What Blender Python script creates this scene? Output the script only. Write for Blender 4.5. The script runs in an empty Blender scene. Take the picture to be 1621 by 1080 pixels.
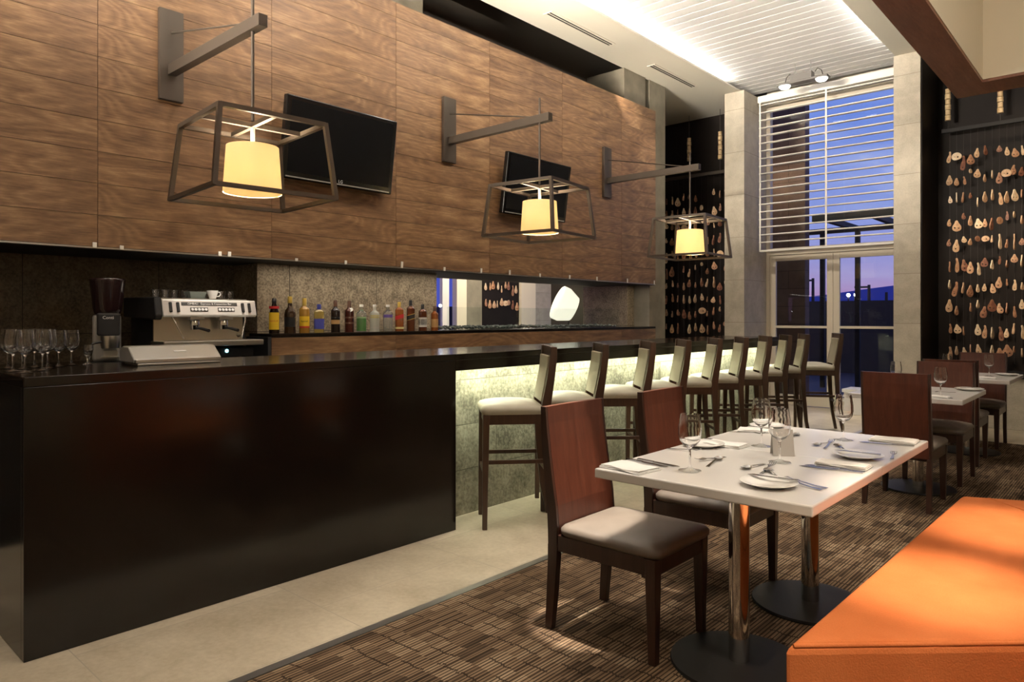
import bpy, bmesh, math, random
from mathutils import Vector, Matrix
random.seed(7)
PI = math.pi
sc = bpy.context.scene
COL = sc.collection

# ------------------------------------------------------------------ camera
cd = bpy.data.cameras.new('camera')
cd.sensor_width = 36.0
cd.lens = 1115.0 / 1621.0 * 36.0
cd.shift_y = -38.0 / 1621.0
cd.clip_start = 0.05
cd.clip_end = 2000
cam = bpy.data.objects.new('camera', cd)
COL.objects.link(cam)
cam.location = (0, 0, 1.32)
cam.rotation_euler = (PI / 2, 0, math.radians(41.987))
sc.camera = cam

# ------------------------------------------------------------------ exposure
sc.view_settings.view_transform = 'Standard'
sc.view_settings.look = 'None'
sc.view_settings.gamma = 1.0
sc.view_settings.exposure = 0.0
sc.view_settings.use_curve_mapping = False

# ------------------------------------------------------------------ dusk sky
world = bpy.data.worlds.new('dusk_sky')
sc.world = world
world.use_nodes = True
wn, wl = world.node_tree.nodes, world.node_tree.links
wn.clear()
w_tc = wn.new('ShaderNodeTexCoord')
w_sep = wn.new('ShaderNodeSeparateXYZ')
w_ramp = wn.new('ShaderNodeValToRGB')
w_cl = wn.new('ShaderNodeTexNoise')
w_map = wn.new('ShaderNodeMapping')
w_clr = wn.new('ShaderNodeValToRGB')
w_mix = wn.new('ShaderNodeMixRGB')
w_bg = wn.new('ShaderNodeBackground')
w_out = wn.new('ShaderNodeOutputWorld')
wl.new(w_tc.outputs['Generated'], w_sep.inputs[0])
wl.new(w_sep.outputs['Z'], w_ramp.inputs[0])
w_az = wn.new('ShaderNodeMapRange'); w_az.inputs['From Min'].default_value = -0.42; w_az.inputs['From Max'].default_value = -0.60
wl.new(w_sep.outputs['X'], w_az.inputs['Value'])
w_blue = wn.new('ShaderNodeMixRGB'); w_blue.inputs[2].default_value = (0.07, 0.09, 0.46, 1); wl.new(w_az.outputs[0], w_blue.inputs[0])
r = w_ramp.color_ramp
r.elements[0].position = 0.0
r.elements[0].color = (0.50, 0.24, 0.46, 1)
r.elements[1].position = 0.42
r.elements[1].color = (0.13, 0.20, 0.78, 1)
for p, c in ((0.03, (0.48, 0.28, 0.58, 1)), (0.07, (0.38, 0.35, 0.74, 1)), (0.13, (0.30, 0.37, 0.84, 1)), (0.25, (0.20, 0.31, 0.86, 1))):
    e = r.elements.new(p)
    e.color = c
w_map.inputs['Scale'].default_value = (3, 3, 14)
wl.new(w_tc.outputs['Generated'], w_map.inputs[0])
wl.new(w_map.outputs[0], w_cl.inputs['Vector'])
w_cl.inputs['Scale'].default_value = 1.6
w_cl.inputs['Detail'].default_value = 4
wl.new(w_cl.outputs['Fac'], w_clr.inputs[0])
w_clr.color_ramp.elements[0].position = 0.44
w_clr.color_ramp.elements[0].color = (0, 0, 0, 1)
w_clr.color_ramp.elements[1].position = 0.8
w_clr.color_ramp.elements[1].color = (0.55, 0.55, 0.55, 1)
wl.new(w_clr.outputs[0], w_mix.inputs[0])
wl.new(w_ramp.outputs[0], w_mix.inputs[1])
w_mix.inputs[2].default_value = (0.62, 0.66, 0.95, 1)
wl.new(w_mix.outputs[0], w_blue.inputs[1]); wl.new(w_blue.outputs[0], w_bg.inputs[0])
w_bg.inputs[1].default_value = 1.0
wl.new(w_bg.outputs[0], w_out.inputs[0])

# ------------------------------------------------------------------ lamps
def aim(o, t):
    o.rotation_euler = (Vector(t) - Vector(o.location)).to_track_quat('-Z', 'Y').to_euler()

def spot(name, loc, target, power, color, angle, blend=0.3, radius=0.03):
    d = bpy.data.lights.new(name, 'SPOT')
    d.energy = power; d.color = color; d.spot_size = math.radians(angle); d.spot_blend = blend; d.shadow_soft_size = radius
    o = bpy.data.objects.new(name, d); COL.objects.link(o); o.location = loc; aim(o, target)
    return o

def along_y(o, d):
    z = -Vector(d).normalized(); x_ = Vector((0, 1, 0)); y_ = z.cross(x_)
    o.rotation_euler = Matrix((x_, y_, z)).transposed().to_euler()

def area(name, loc, target, power, color, sx, sy, spread=180, roll=None):
    d = bpy.data.lights.new(name, 'AREA')
    d.shape = 'RECTANGLE'; d.size = sx; d.size_y = sy; d.energy = power; d.color = color; d.spread = math.radians(spread)
    o = bpy.data.objects.new(name, d); COL.objects.link(o); o.location = loc; aim(o, target)
    if roll is not None: o.rotation_euler = roll
    return o

def point(name, loc, power, color, radius=0.03):
    d = bpy.data.lights.new(name, 'POINT')
    d.energy = power; d.color = color; d.shadow_soft_size = radius
    o = bpy.data.objects.new(name, d); COL.objects.link(o); o.location = loc
    return o

WARM = (1.0, 0.80, 0.58); SOFT = (1.0, 0.89, 0.75); COOL = (0.93, 0.96, 1.0)
# added out-of-view area lights filling the dining room from above
area('overhead_fill', (-1.0, -0.6, 4.55), (-1.0, -0.6, 0), 38, SOFT, 3.0, 1.6)
area('overhead_fill', (0.9, 3.0, 4.1), (0.9, 3.0, 0), 22, SOFT, 1.6, 4.0)
# added area lights behind the camera, put there to brighten the ceilings
area('ceiling_fill', (-3.36, -1.9, 2.6), (-3.36, 5.6, 4.75), 118, SOFT, 1.9, 0.3, 42)
area('ceiling_fill', (-4.1, -1.9, 2.7), (-4.72, 5.6, 4.70), 24, SOFT, 0.8, 0.3, 30)
# added fill strip hidden on the bulkhead flank, shining up towards the bar
area('bulkhead_fill_strip', (-1.03, 3.6, 3.06), (-4.7, 7.0, 4.75), 70, SOFT, 4.6, 0.03, 24)
# added unseen spots that lift the walnut wall and the aisle floor
for y in (0.4, 2.0, 3.6, 5.2, 6.8):
    spot('walnut_fill_spot', (-3.3, y, 4.55), (-4.95, y + 0.1, 2.5), 62, SOFT, 95, 0.9, 0.08)
for y in (0.6, 2.2, 3.9, 5.6, 7.4):
    spot('aisle_fill_spot', (-2.2, y, 4.57), (-2.55, y, 0), 150, SOFT, 50, 0.9, 0.06)
# led strip under the bar worktop
area('bar_led_strip', (-3.262, 5.61, 0.985), (-3.36, 5.66, 0.5), 44, (0.96, 1.0, 0.75), 5.1, 0.03, roll=(math.radians(18), 0, PI / 2))
# cove strips that light the slatted ceiling from both long edges
area('cove_strip', (-4.50, 3.7, 4.652), (-3.3, 6.0, 4.92), 66, (1.0, 0.95, 0.9), 11.6, 0.04, roll=(0, 0, 0))
area('cove_strip', (-2.22, 3.7, 4.652), (-3.4, 6.0, 4.92), 66, (1.0, 0.95, 0.9), 11.6, 0.04, roll=(0, 0, 0))
along_y(bpy.data.objects['cove_strip'], (0.985, 0, 0.17)); along_y(bpy.data.objects['cove_strip.001'], (-0.985, 0, 0.17))
along_y(bpy.data.objects['bulkhead_fill_strip'], (-0.86, 0, 0.5))
# downlights onto tables, banquette and carpet
spot('table_downlight', (-1.17, 2.75, 4.585), (-1.25, 2.75, 0.75), 230, SOFT, 46, 0.35, 0.02)
spot('pin_spot', (-1.72, 2.38, 4.57), (-1.77, 2.46, 0.46), 2600, SOFT, 7.2, 0.4, 0.012)
spot('pin_spot', (-1.72, 3.25, 4.57), (-1.76, 3.27, 0.46), 1300, SOFT, 7, 0.25, 0.012)
spot('bench_downlight', (-0.42, 3.5, 4.4), (-0.42, 3.52, 0.45), 1150, WARM, 13, 1.0, 0.03)
spot('bench_downlight', (-0.48, 2.62, 4.4), (-0.52, 2.64, 0.45), 1200, WARM, 13, 1.0, 0.03)
spot('bench_downlight', (-0.2, 3.0, 4.4), (-0.4, 3.0, 0.45), 40, WARM, 60, 1.0, 0.05)
spot('bench_downlight', (0.9, 0.3, 4.4), (-0.45, 2.15, 0.3), 560, WARM, 22, 1.0, 0.05)  # added spot that lifts the end face of the bench
spot('carpet_downlight', (-1.2, 4.5, 4.57), (-1.3, 4.5, 0), 320, SOFT, 34, 0.6, 0.05)
spot('table_downlight', (-1.3, 6.1, 4.57), (-1.3, 6.1, 0.7), 150, SOFT, 34, 0.6, 0.05)
spot('table_downlight', (-1.3, 8.1, 4.57), (-1.3, 8.0, 0.7), 150, SOFT, 34, 0.6, 0.05)
spot('floor_spot', (-3.0, 9.2, 4.4), (-3.0, 9.1, 0), 420, SOFT, 30, 0.6, 0.05)
spot('pendant_spot', (-1.7, 7.4, 4.55), (-1.15, 10.6, 1.85), 620, WARM, 30, 1.0, 0.02)
spot('pendant_spot', (-0.5, 8.6, 4.55), (-1.1, 10.5, 3.2), 130, WARM, 50, 1.0, 0.02)
spot('pendant_spot', (-4.9, 7.2, 4.55), (-5.5, 10.6, 1.6), 330, SOFT, 30, 1.0, 0.02)
spot('column_fill_spot', (-4.5, 7.6, 4.55), (-4.5, 9.9, 1.9), 190, SOFT, 60, 0.9, 0.06)  # added pair of unseen spots that brighten the columns
spot('column_fill_spot', (-2.0, 7.6, 4.55), (-2.2, 9.9, 1.9), 190, SOFT, 60, 0.9, 0.06)
area('coffer_fill', (0.5, 2.6, 4.5), (-0.9, 3.6, 3.4), 70, SOFT, 0.3, 4.0)  # added area light brightening the cream liner of the coffer
# added strip brightening the bottle ledge, and an added spot lifting the coffee machine
area('bottle_fill_strip', (-5.12, 5.6, 1.752), (-5.12, 5.6, 1.0), 13, SOFT, 5.4, 0.04, roll=(0, 0, PI / 2))
spot('pin_spot', (-3.5, 2.5, 4.57), (-4.95, 2.30, 1.38), 420, SOFT, 11, 0.6, 0.03)
# added point light filling the lounge behind the see-through fireplace
point('lounge_fill', (-8.2, 9.6, 2.8), 190, SOFT, 0.2)
# added point light that lifts the brown wall outside
point('terrace_fill', (-4.6, 11.6, 3.6), 9, WARM, 0.1)

# ================================================================== helpers
class MB:
    def __init__(s): s.v = []; s.f = []; s.uv = {}; s.mi = []; s.cur = 0
    def add(s, vs, fs):
        n = len(s.v); s.v += [tuple(v) for v in vs]
        for f in fs: s.f.append([i + n for i in f]); s.mi.append(s.cur)
        return s
    def box(s, a, b):
        (x0, y0, z0), (x1, y1, z1) = a, b
        return s.add([(x0, y0, z0), (x1, y0, z0), (x1, y1, z0), (x0, y1, z0), (x0, y0, z1), (x1, y0, z1), (x1, y1, z1), (x0, y1, z1)],
                     [(0, 3, 2, 1), (4, 5, 6, 7), (0, 1, 5, 4), (1, 2, 6, 5), (2, 3, 7, 6), (3, 0, 4, 7)])
    def bar(s, p0, p1, w, h, up=(0, 0, 1), w1=None, h1=None):
        p0, p1 = Vector(p0), Vector(p1); d = (p1 - p0).normalized(); up = Vector(up)
        if abs(d.dot(up)) > 0.99: up = Vector((1, 0, 0))
        x = d.cross(up).normalized(); y = x.cross(d)
        w1 = w if w1 is None else w1; h1 = h if h1 is None else h1
        vs = []
        for p, a, b in ((p0, w, h), (p1, w1, h1)):
            vs += [p - x * a / 2 - y * b / 2, p + x * a / 2 - y * b / 2, p + x * a / 2 + y * b / 2, p - x * a / 2 + y * b / 2]
        return s.add(vs, [(3, 2, 1, 0), (4, 5, 6, 7), (0, 1, 5, 4), (1, 2, 6, 5), (2, 3, 7, 6), (3, 0, 4, 7)])
    def tube(s, pts, r, n=8):
        pts = [Vector(p) for p in pts]; rr = r if isinstance(r, (list, tuple)) else [r] * len(pts); vs = []; up = None
        for i, p in enumerate(pts):
            d = (pts[min(i + 1, len(pts) - 1)] - pts[max(i - 1, 0)]).normalized()
            if up is None: up = Vector((0, 0, 1)) if abs(d.z) < 0.9 else Vector((1, 0, 0))
            x = d.cross(up).normalized(); y = x.cross(d); up = y
            vs += [p + (x * math.cos(2 * PI * k / n) + y * math.sin(2 * PI * k / n)) * rr[i] for k in range(n)]
        fs = [(i * n + k, i * n + (k + 1) % n, (i + 1) * n + (k + 1) % n, (i + 1) * n + k) for i in range(len(pts) - 1) for k in range(n)]
        fs += [tuple(reversed(range(n))), tuple(range((len(pts) - 1) * n, len(pts) * n))]
        return s.add(vs, fs)
    def lathe(s, prof, n=24, c=(0, 0, 0), sx=1.0, sy=1.0, sq=0.0):
        vs = []; fs = []
        for (rad, z) in prof:
            for k in range(n):
                a = 2 * PI * k / n; q = 1.0
                if sq: q = 1.0 / (abs(math.cos(a)) ** sq + abs(math.sin(a)) ** sq) ** (1.0 / sq)
                vs.append((c[0] + rad * q * math.cos(a) * sx, c[1] + rad * q * math.sin(a) * sy, c[2] + z))
        for i in range(len(prof) - 1):
            for k in range(n): fs.append((i * n + k, i * n + (k + 1) % n, (i + 1) * n + (k + 1) % n, (i + 1) * n + k))
        if prof[0][0] > 1e-5: fs.append(tuple(reversed(range(n))))
        if prof[-1][0] > 1e-5: fs.append(tuple(range((len(prof) - 1) * n, len(prof) * n)))
        return s.add(vs, fs)
    def prism(s, poly, z0, z1):
        n = len(poly)
        return s.add([(x, y, z0) for x, y in poly] + [(x, y, z1) for x, y in poly],
                     [tuple(reversed(range(n))), tuple(range(n, 2 * n))] + [(i, (i + 1) % n, n + (i + 1) % n, n + i) for i in range(n)])
    def loft(s, rings, closed_ends=True):
        n = len(rings[0]); vs = [p for r_ in rings for p in r_]
        fs = [(i * n + k, i * n + (k + 1) % n, (i + 1) * n + (k + 1) % n, (i + 1) * n + k) for i in range(len(rings) - 1) for k in range(n)]
        if closed_ends: fs += [tuple(reversed(range(n))), tuple(range((len(rings) - 1) * n, len(rings) * n))]
        return s.add(vs, fs)
    def sphere(s, c, r, n=10, m=6, sz=1.0):
        return s.lathe([(r * math.sin(PI * i / m) if 0 < i < m else 0.0, -r * sz * math.cos(PI * i / m)) for i in range(m + 1)], n, c)
    def mesh(s, name, mats, smooth=False):
        me = bpy.data.meshes.new(name); me.from_pydata(s.v, [], s.f)
        bm = bmesh.new(); bm.from_mesh(me)
        bmesh.ops.remove_doubles(bm, verts=bm.verts, dist=1e-6) if smooth else None
        bmesh.ops.recalc_face_normals(bm, faces=bm.faces)
        bm.to_mesh(me); bm.free()
        for m in (mats if isinstance(mats, (list, tuple)) else [mats]): me.materials.append(m)
        if len(me.polygons) == len(s.mi):
            for p, i in zip(me.polygons, s.mi): p.material_index = i
        if smooth:
            for p in me.polygons: p.use_smooth = True
        return me
    def build(s, name, mats, parent=None, smooth=False, bevel=0, seg=2, sub=0, loc=None):
        o = bpy.data.objects.new(name, s.mesh(name, mats, smooth)); COL.objects.link(o)
        if parent: o.parent = parent
        if loc: o.location = loc
        if bevel:
            b = o.modifiers.new('bevel', 'BEVEL'); b.width = bevel; b.segments = seg; b.limit_method = 'ANGLE'; b.angle_limit = math.radians(40)
        if sub:
            u = o.modifiers.new('sub', 'SUBSURF'); u.levels = sub; u.render_levels = sub
        if smooth and bevel == 0 and sub == 0:
            try:
                o.data.set_sharp_from_angle(angle=math.radians(50))
            except Exception: pass
        return o

def tag(o, label, cat, group=None, kind=None):
    o['label'] = label; o['category'] = cat
    if group: o['group'] = group
    if kind: o['kind'] = kind
    return o

def thing(name, label, cat, loc=(0, 0, 0), rz=0, group=None):
    o = bpy.data.objects.new(name, None); o.empty_display_size = 0.1; COL.objects.link(o)
    o.location = loc; o.rotation_euler = (0, 0, rz)
    return tag(o, label, cat, group)

def struct(o, label=None, cat=None):
    o['kind'] = 'structure'
    if label: o['label'] = label
    if cat: o['category'] = cat
    return o

KIDS = {}
def copy_tree(o, parent=None):
    c = o.copy(); COL.objects.link(c)
    if parent: c.parent = parent
    for ch in o.children: copy_tree(ch, c)
    return c

def dup(src, label, loc, rz=0, group=None):
    c = copy_tree(src); c.location = loc; c.rotation_euler = (0, 0, rz); c['label'] = label
    if group: c['group'] = group
    return c

def text_mesh(txt, size, depth=0.0008, align='CENTER'):
    cu = bpy.data.curves.new('lettering', 'FONT'); cu.body = txt; cu.size = size; cu.extrude = depth / 2; cu.align_x = align; cu.align_y = 'CENTER'
    cu.resolution_u = 2
    ob = bpy.data.objects.new('lettering', cu); COL.objects.link(ob)
    dg = bpy.context.evaluated_depsgraph_get()
    me = bpy.data.meshes.new_from_object(ob.evaluated_get(dg))
    COL.objects.unlink(ob); bpy.data.objects.remove(ob)
    return me

def lettering(name, txt, size, m, parent, loc, rot, wrap=None):
    me = text_mesh(txt, size)
    if wrap:
        for v in me.vertices:
            a = v.co.x / wrap; rr = wrap + v.co.z
            v.co = (rr * math.sin(a), v.co.y, rr * math.cos(a) - wrap)
    me.materials.clear(); me.materials.append(m)
    o = bpy.data.objects.new(name, me); COL.objects.link(o); o.parent = parent; o.location = loc; o.rotation_euler = rot
    return o

# ================================================================== materials
class NT:
    def __init__(s, name):
        s.m = bpy.data.materials.new(name); s.m.use_nodes = True
        s.t = s.m.node_tree; s.t.nodes.clear()
        s.out = s.t.nodes.new('ShaderNodeOutputMaterial'); s.b = s.n('ShaderNodeBsdfPrincipled'); s.l(s.b.outputs[0], s.out.inputs[0])
    def n(s, t, **k):
        o = s.t.nodes.new(t)
        for a, b in k.items(): setattr(o, a, b)
        return o
    def l(s, a, b): s.t.links.new(a, b)
    def set(s, **k):
        for a, v in k.items(): s.b.inputs[a.replace('_', ' ')].default_value = v
        return s
    def coord(s, kind='Object', scale=(1, 1, 1), rot=(0, 0, 0)):
        tc = s.n('ShaderNodeTexCoord'); mp = s.n('ShaderNodeMapping')
        mp.inputs['Scale'].default_value = scale; mp.inputs['Rotation'].default_value = rot
        s.l(tc.outputs[kind], mp.inputs[0]); return mp.outputs[0]
    def noise(s, vec, scale, detail=4, rough=0.55, dist=0.0):
        o = s.n('ShaderNodeTexNoise'); o.inputs['Scale'].default_value = scale; o.inputs['Detail'].default_value = detail
        o.inputs['Roughness'].default_value = rough; o.inputs['Distortion'].default_value = dist
        if vec is not None: s.l(vec, o.inputs['Vector'])
        return o.outputs['Fac']
    def ramp(s, fac, stops):
        o = s.n('ShaderNodeValToRGB'); e = o.color_ramp.elements
        e[0].position, e[0].color = stops[0][0], (*stops[0][1], 1); e[1].position, e[1].color = stops[-1][0], (*stops[-1][1], 1)
        for p, c in stops[1:-1]: x = e.new(p); x.color = (*c, 1)
        s.l(fac, o.inputs[0]); return o.outputs[0]
    def math(s, op, a, b=None):
        o = s.n('ShaderNodeMath', operation=op)
        for i, v in enumerate((a, b)):
            if v is None: continue
            if isinstance(v, (int, float)): o.inputs[i].default_value = v
            else: s.l(v, o.inputs[i])
        return o.outputs[0]
    def mix(s, fac, a, b, mode='MIX'):
        o = s.n('ShaderNodeMixRGB', blend_type=mode)
        for i, v in enumerate((fac, a, b)):
            if isinstance(v, (int, float)): o.inputs[i].default_value = v
            elif isinstance(v, tuple): o.inputs[i].default_value = (*v, 1) if len(v) == 3 else v
            else: s.l(v, o.inputs[i])
        return o.outputs[0]
    def bump(s, h, strength=0.3, dist=0.002):
        o = s.n('ShaderNodeBump'); o.inputs['Strength'].default_value = strength; o.inputs['Distance'].default_value = dist
        s.l(h, o.inputs['Height']); s.l(o.outputs[0], s.b.inputs['Normal'])
    def col(s, c): s.l(c, s.b.inputs['Base Color']); return s

def plain(name, c, rough=0.5, metal=0.0, spec=0.5, **k):
    t = NT(name); t.set(Base_Color=(*c, 1), Roughness=rough, Metallic=metal)
    t.b.inputs['Specular IOR Level'].default_value = spec
    for a, v in k.items(): t.b.inputs[a.replace('_', ' ')].default_value = v
    return t.m

def mottled(name, c0, c1, scale=6, rough=0.5, bump=0.0, metal=0.0, detail=5, bscale=None, coat=0):
    t = NT(name); v = t.coord(); f = t.noise(v, scale, detail)
    t.col(t.ramp(f, [(0.3, c0), (0.7, c1)])).set(Roughness=rough, Metallic=metal)
    if bump: t.bump(t.noise(v, bscale or scale * 4, 4), bump, 0.004)
    if coat: t.set(Coat_Weight=coat, Coat_Roughness=0.12)
    return t.m

def woodgrain(name, c0, c1, c2, scale=(1, 1, 1), rough=0.35, coat=0.0, kind='Object'):
    t = NT(name); v = t.coord(kind, scale)
    n1 = t.noise(v, 3.0, 5, 0.6, 0.6); n2 = t.noise(v, 14.0, 3, 0.6)
    f = t.math('ADD', t.math('MULTIPLY', n1, 0.7), t.math('MULTIPLY', n2, 0.3))
    t.col(t.ramp(f, [(0.3, c0), (0.5, c1), (0.7, c2)])).set(Roughness=rough)
    if coat: t.set(Coat_Weight=coat, Coat_Roughness=0.15)
    return t.m

def walnut_panel():
    t = NT('walnut_panel'); tc = t.n('ShaderNodeTexCoord'); uv = tc.outputs['UV']
    def mp(sc_):
        m = t.n('ShaderNodeMapping'); m.inputs['Scale'].default_value = sc_; t.l(uv, m.inputs[0]); return m.outputs[0]
    big = t.noise(mp((1.1, 7.0, 1)), 1.0, 2, 0.5, 1.2)
    # contour lines of a stretched noise give the cathedral figure of the veneer
    hill = t.noise(mp((0.9, 4.2, 1)), 1.0, 1, 0.4, 0.5)
    rings = t.math('FRACT', t.math('MULTIPLY', hill, 13.0))
    rings = t.math('ABSOLUTE', t.math('SUBTRACT', rings, 0.5))
    fine = t.noise(mp((4, 130, 1)), 1.0, 3, 0.7)
    pores = t.noise(mp((7, 45, 1)), 2.0, 3, 0.6)
    knots = t.noise(mp((5, 9, 1)), 1.0, 4, 0.6, 0.8)
    f = t.math('ADD', t.math('ADD', t.math('MULTIPLY', big, 0.34), t.math('MULTIPLY', rings, 0.15)), t.math('ADD', t.math('MULTIPLY', fine, 0.26), t.math('MULTIPLY', pores, 0.18)))
    f = t.math('ADD', f, t.math('MULTIPLY', knots, 0.14))
    c = t.ramp(f, [(0.36, (0.080, 0.039, 0.018)), (0.46, (0.155, 0.082, 0.039)), (0.54, (0.225, 0.125, 0.061)), (0.66, (0.38, 0.240, 0.125))])
    t.col(c).set(Roughness=0.42); t.bump(fine, 0.06, 0.001)
    return t.m

def carpet_mat():
    t = NT('striped_carpet'); tc = t.n('ShaderNodeTexCoord'); sep = t.n('ShaderNodeSeparateXYZ'); t.l(tc.outputs['Object'], sep.inputs[0])
    x, y = sep.outputs['X'], sep.outputs['Y']
    def wn(*w):
        cb = t.n('ShaderNodeCombineXYZ')
        for i, v in enumerate(w):
            if isinstance(v, (int, float)): cb.inputs[i].default_value = v
            else: t.l(v, cb.inputs[i])
        o = t.n('ShaderNodeTexWhiteNoise', noise_dimensions='3D'); t.l(cb.outputs[0], o.inputs['Vector']); return o.outputs['Value']
    ss = t.math('DIVIDE', x, 0.0168); si = t.math('FLOOR', ss); sf = t.math('FRACT', ss)
    blk = t.math('FLOOR', t.math('DIVIDE', si, 7.0))
    # rows run across; bundles of seven ribs step a little along the row
    step = t.math('MULTIPLY', t.math('GREATER_THAN', wn(blk, 3.0), 0.55), 0.07)
    wob = t.math('MULTIPLY', t.math('SUBTRACT', wn(si, 9.0), 0.5), 0.014)
    bs = t.math('DIVIDE', t.math('ADD', t.math('ADD', y, step), wob), 0.15); bi = t.math('FLOOR', bs); bf = t.math('FRACT', bs)
    rib = wn(si, bi); bun = wn(blk, bi, 5.0)
    patch = t.noise(tc.outputs['Object'], 4.0, 2)
    f = t.math('ADD', t.math('ADD', t.math('MULTIPLY', rib, 0.38), t.math('MULTIPLY', bun, 0.34)), t.math('MULTIPLY', patch, 0.3))
    c = t.ramp(f, [(0.18, (0.045, 0.030, 0.019)), (0.4, (0.115, 0.074, 0.044)), (0.6, (0.20, 0.135, 0.083)), (0.85, (0.30, 0.22, 0.145))])
    wdt = t.math('ADD', 0.12, t.math('MULTIPLY', wn(si, bi, 2.0), 0.14))
    line = t.math('LESS_THAN', t.math('ABSOLUTE', t.math('SUBTRACT', sf, 0.5)), wdt)
    sepb = t.math('MULTIPLY', t.math('LESS_THAN', t.math('ABSOLUTE', t.math('SUBTRACT', bf, 0.5)), 0.03), t.math('GREATER_THAN', bun, 0.3))
    dark = t.math('MAXIMUM', line, sepb)
    c2 = t.mix(t.math('MULTIPLY', dark, 0.85), c, (0.014, 0.009, 0.006))
    t.col(c2).set(Roughness=0.95); t.b.inputs['Specular IOR Level'].default_value = 0.1
    t.bump(t.math('SUBTRACT', t.noise(tc.outputs['Object'], 300, 2), t.math('MULTIPLY', dark, 0.8)), 0.5, 0.004)
    return t.m

def tiles_mat(name, c0, c1, tx, ty, axis='XY', nscale=3.0, rough=0.4, joint=(0.3, 0.26, 0.2), jw=0.003, bump=0.0, bscale=60, vari=0.25, offset=0.5, amp=0.35):
    t = NT(name); tc = t.n('ShaderNodeTexCoord'); sep = t.n('ShaderNodeSeparateXYZ'); t.l(tc.outputs['Object'], sep.inputs[0])
    cb = t.n('ShaderNodeCombineXYZ'); t.l(sep.outputs[axis[0]], cb.inputs[0]); t.l(sep.outputs[axis[1]], cb.inputs[1])
    br = t.n('ShaderNodeTexBrick'); br.offset = offset; br.inputs['Scale'].default_value = 1.0; br.inputs['Mortar Size'].default_value = jw
    br.inputs['Brick Width'].default_value = tx; br.inputs['Row Height'].default_value = ty; br.inputs['Mortar Smooth'].default_value = 0.1
    br.inputs['Color1'].default_value = (0, 0, 0, 1); br.inputs['Color2'].default_value = (1, 1, 1, 1); br.inputs['Mortar'].default_value = (0.5, 0.5, 0.5, 1)
    t.l(cb.outputs[0], br.inputs['Vector'])
    n = t.noise(tc.outputs['Object'], nscale, 8, 0.65, 0.3); n2 = t.noise(tc.outputs['Object'], bscale, 3)
    sb = t.n('ShaderNodeSeparateColor'); t.l(br.outputs['Color'], sb.inputs[0])
    f = t.math('ADD', t.math('ADD', n, t.math('MULTIPLY', t.math('SUBTRACT', n2, 0.5), amp)), t.math('MULTIPLY', t.math('SUBTRACT', sb.outputs[0], 0.5), vari))
    c = t.ramp(f, [(0.25, c0), (0.75, c1)])
    t.col(t.mix(br.outputs['Fac'], c, joint)).set(Roughness=rough)
    if bump: t.bump(t.math('SUBTRACT', n2, br.outputs['Fac']), bump, 0.004)
    return t.m

def fabric_mat(name, c0, c1, scale=190):
    t = NT(name); v = t.coord()
    n = t.noise(v, 5, 3); w = t.n('ShaderNodeTexWave', wave_type='BANDS', bands_direction='DIAGONAL'); w.inputs['Scale'].default_value = scale / 4
    t.l(v, w.inputs['Vector']); f = t.noise(v, scale, 2)
    t.col(t.mix(t.math('MULTIPLY', f, 0.35), t.ramp(n, [(0.3, c0), (0.7, c1)]), tuple(k * 0.55 for k in c0))).set(Roughness=0.85)
    t.b.inputs['Specular IOR Level'].default_value = 0.15
    t.bump(f, 0.45, 0.004)
    return t.m

def glass_mat(name, tint=(1, 1, 1), ior=1.45, rough=0.0):
    return plain(name, tint, rough, 0, 0.5, Transmission_Weight=1.0, IOR=ior)

def pane_mat(name, tint=(0.9, 0.93, 0.93), gloss=1.0):
    t = NT(name); t.t.nodes.remove(t.b)
    tr = t.n('ShaderNodeBsdfTransparent'); tr.inputs[0].default_value = (*tint, 1); gl = t.n('ShaderNodeBsdfGlossy'); gl.inputs['Roughness'].default_value = 0.0
    fr = t.n('ShaderNodeFresnel'); fr.inputs['IOR'].default_value = 1.5; mx = t.n('ShaderNodeMixShader')
    ge = t.n('ShaderNodeNewGeometry'); t.l(t.math('MULTIPLY', t.math('MULTIPLY', fr.outputs[0], gloss), t.math('SUBTRACT', 1.0, ge.outputs['Backfacing'])), mx.inputs[0]); t.l(tr.outputs[0], mx.inputs[1]); t.l(gl.outputs[0], mx.inputs[2]); t.l(mx.outputs[0], t.out.inputs[0])
    return t.m

def glow(name, c, strength, base=(0.9, 0.85, 0.75)):
    t = NT(name); t.set(Base_Color=(*base, 1), Roughness=0.7, Emission_Color=(*c, 1), Emission_Strength=strength); return t.m

M = {}
M['walnut'] = walnut_panel()
M['seam'] = plain('dark_seam', (0.012, 0.007, 0.005), 0.8)
M['black_stone'] = mottled('black_polished_stone', (0.004, 0.003, 0.0025), (0.012, 0.008, 0.006), 300, 0.16, detail=2)
M['slate'] = tiles_mat('rough_stone_tile', (0.10, 0.092, 0.062), (0.36, 0.34, 0.25), 0.9, 0.3, 'YZ', 5, 0.75, (0.10, 0.09, 0.06), 0.003, 0.8, 48, 0.3, amp=0.75)
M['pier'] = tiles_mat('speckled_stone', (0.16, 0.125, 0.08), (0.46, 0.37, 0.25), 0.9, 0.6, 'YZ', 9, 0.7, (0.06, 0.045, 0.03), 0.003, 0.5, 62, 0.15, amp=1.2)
M['pier_shaded'] = tiles_mat('shaded_speckled_stone', (0.055, 0.042, 0.026), (0.17, 0.13, 0.08), 0.9, 0.6, 'YZ', 7, 0.7, (0.03, 0.022, 0.015), 0.003, 0.5, 62, 0.15, amp=1.2)  # shaded copy of the pier stone: niche shade is in the colour
M['concrete'] = mottled('concrete', (0.17, 0.15, 0.11), (0.26, 0.235, 0.175), 4, 0.8, 0.2, bscale=70)
M['travertine'] = tiles_mat('travertine_cladding', (0.36, 0.32, 0.25), (0.56, 0.51, 0.41), 1.2, 0.62, 'XZ', 5, 0.55, (0.26, 0.22, 0.16), 0.003, 0.2, 60, 0.2)
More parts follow.
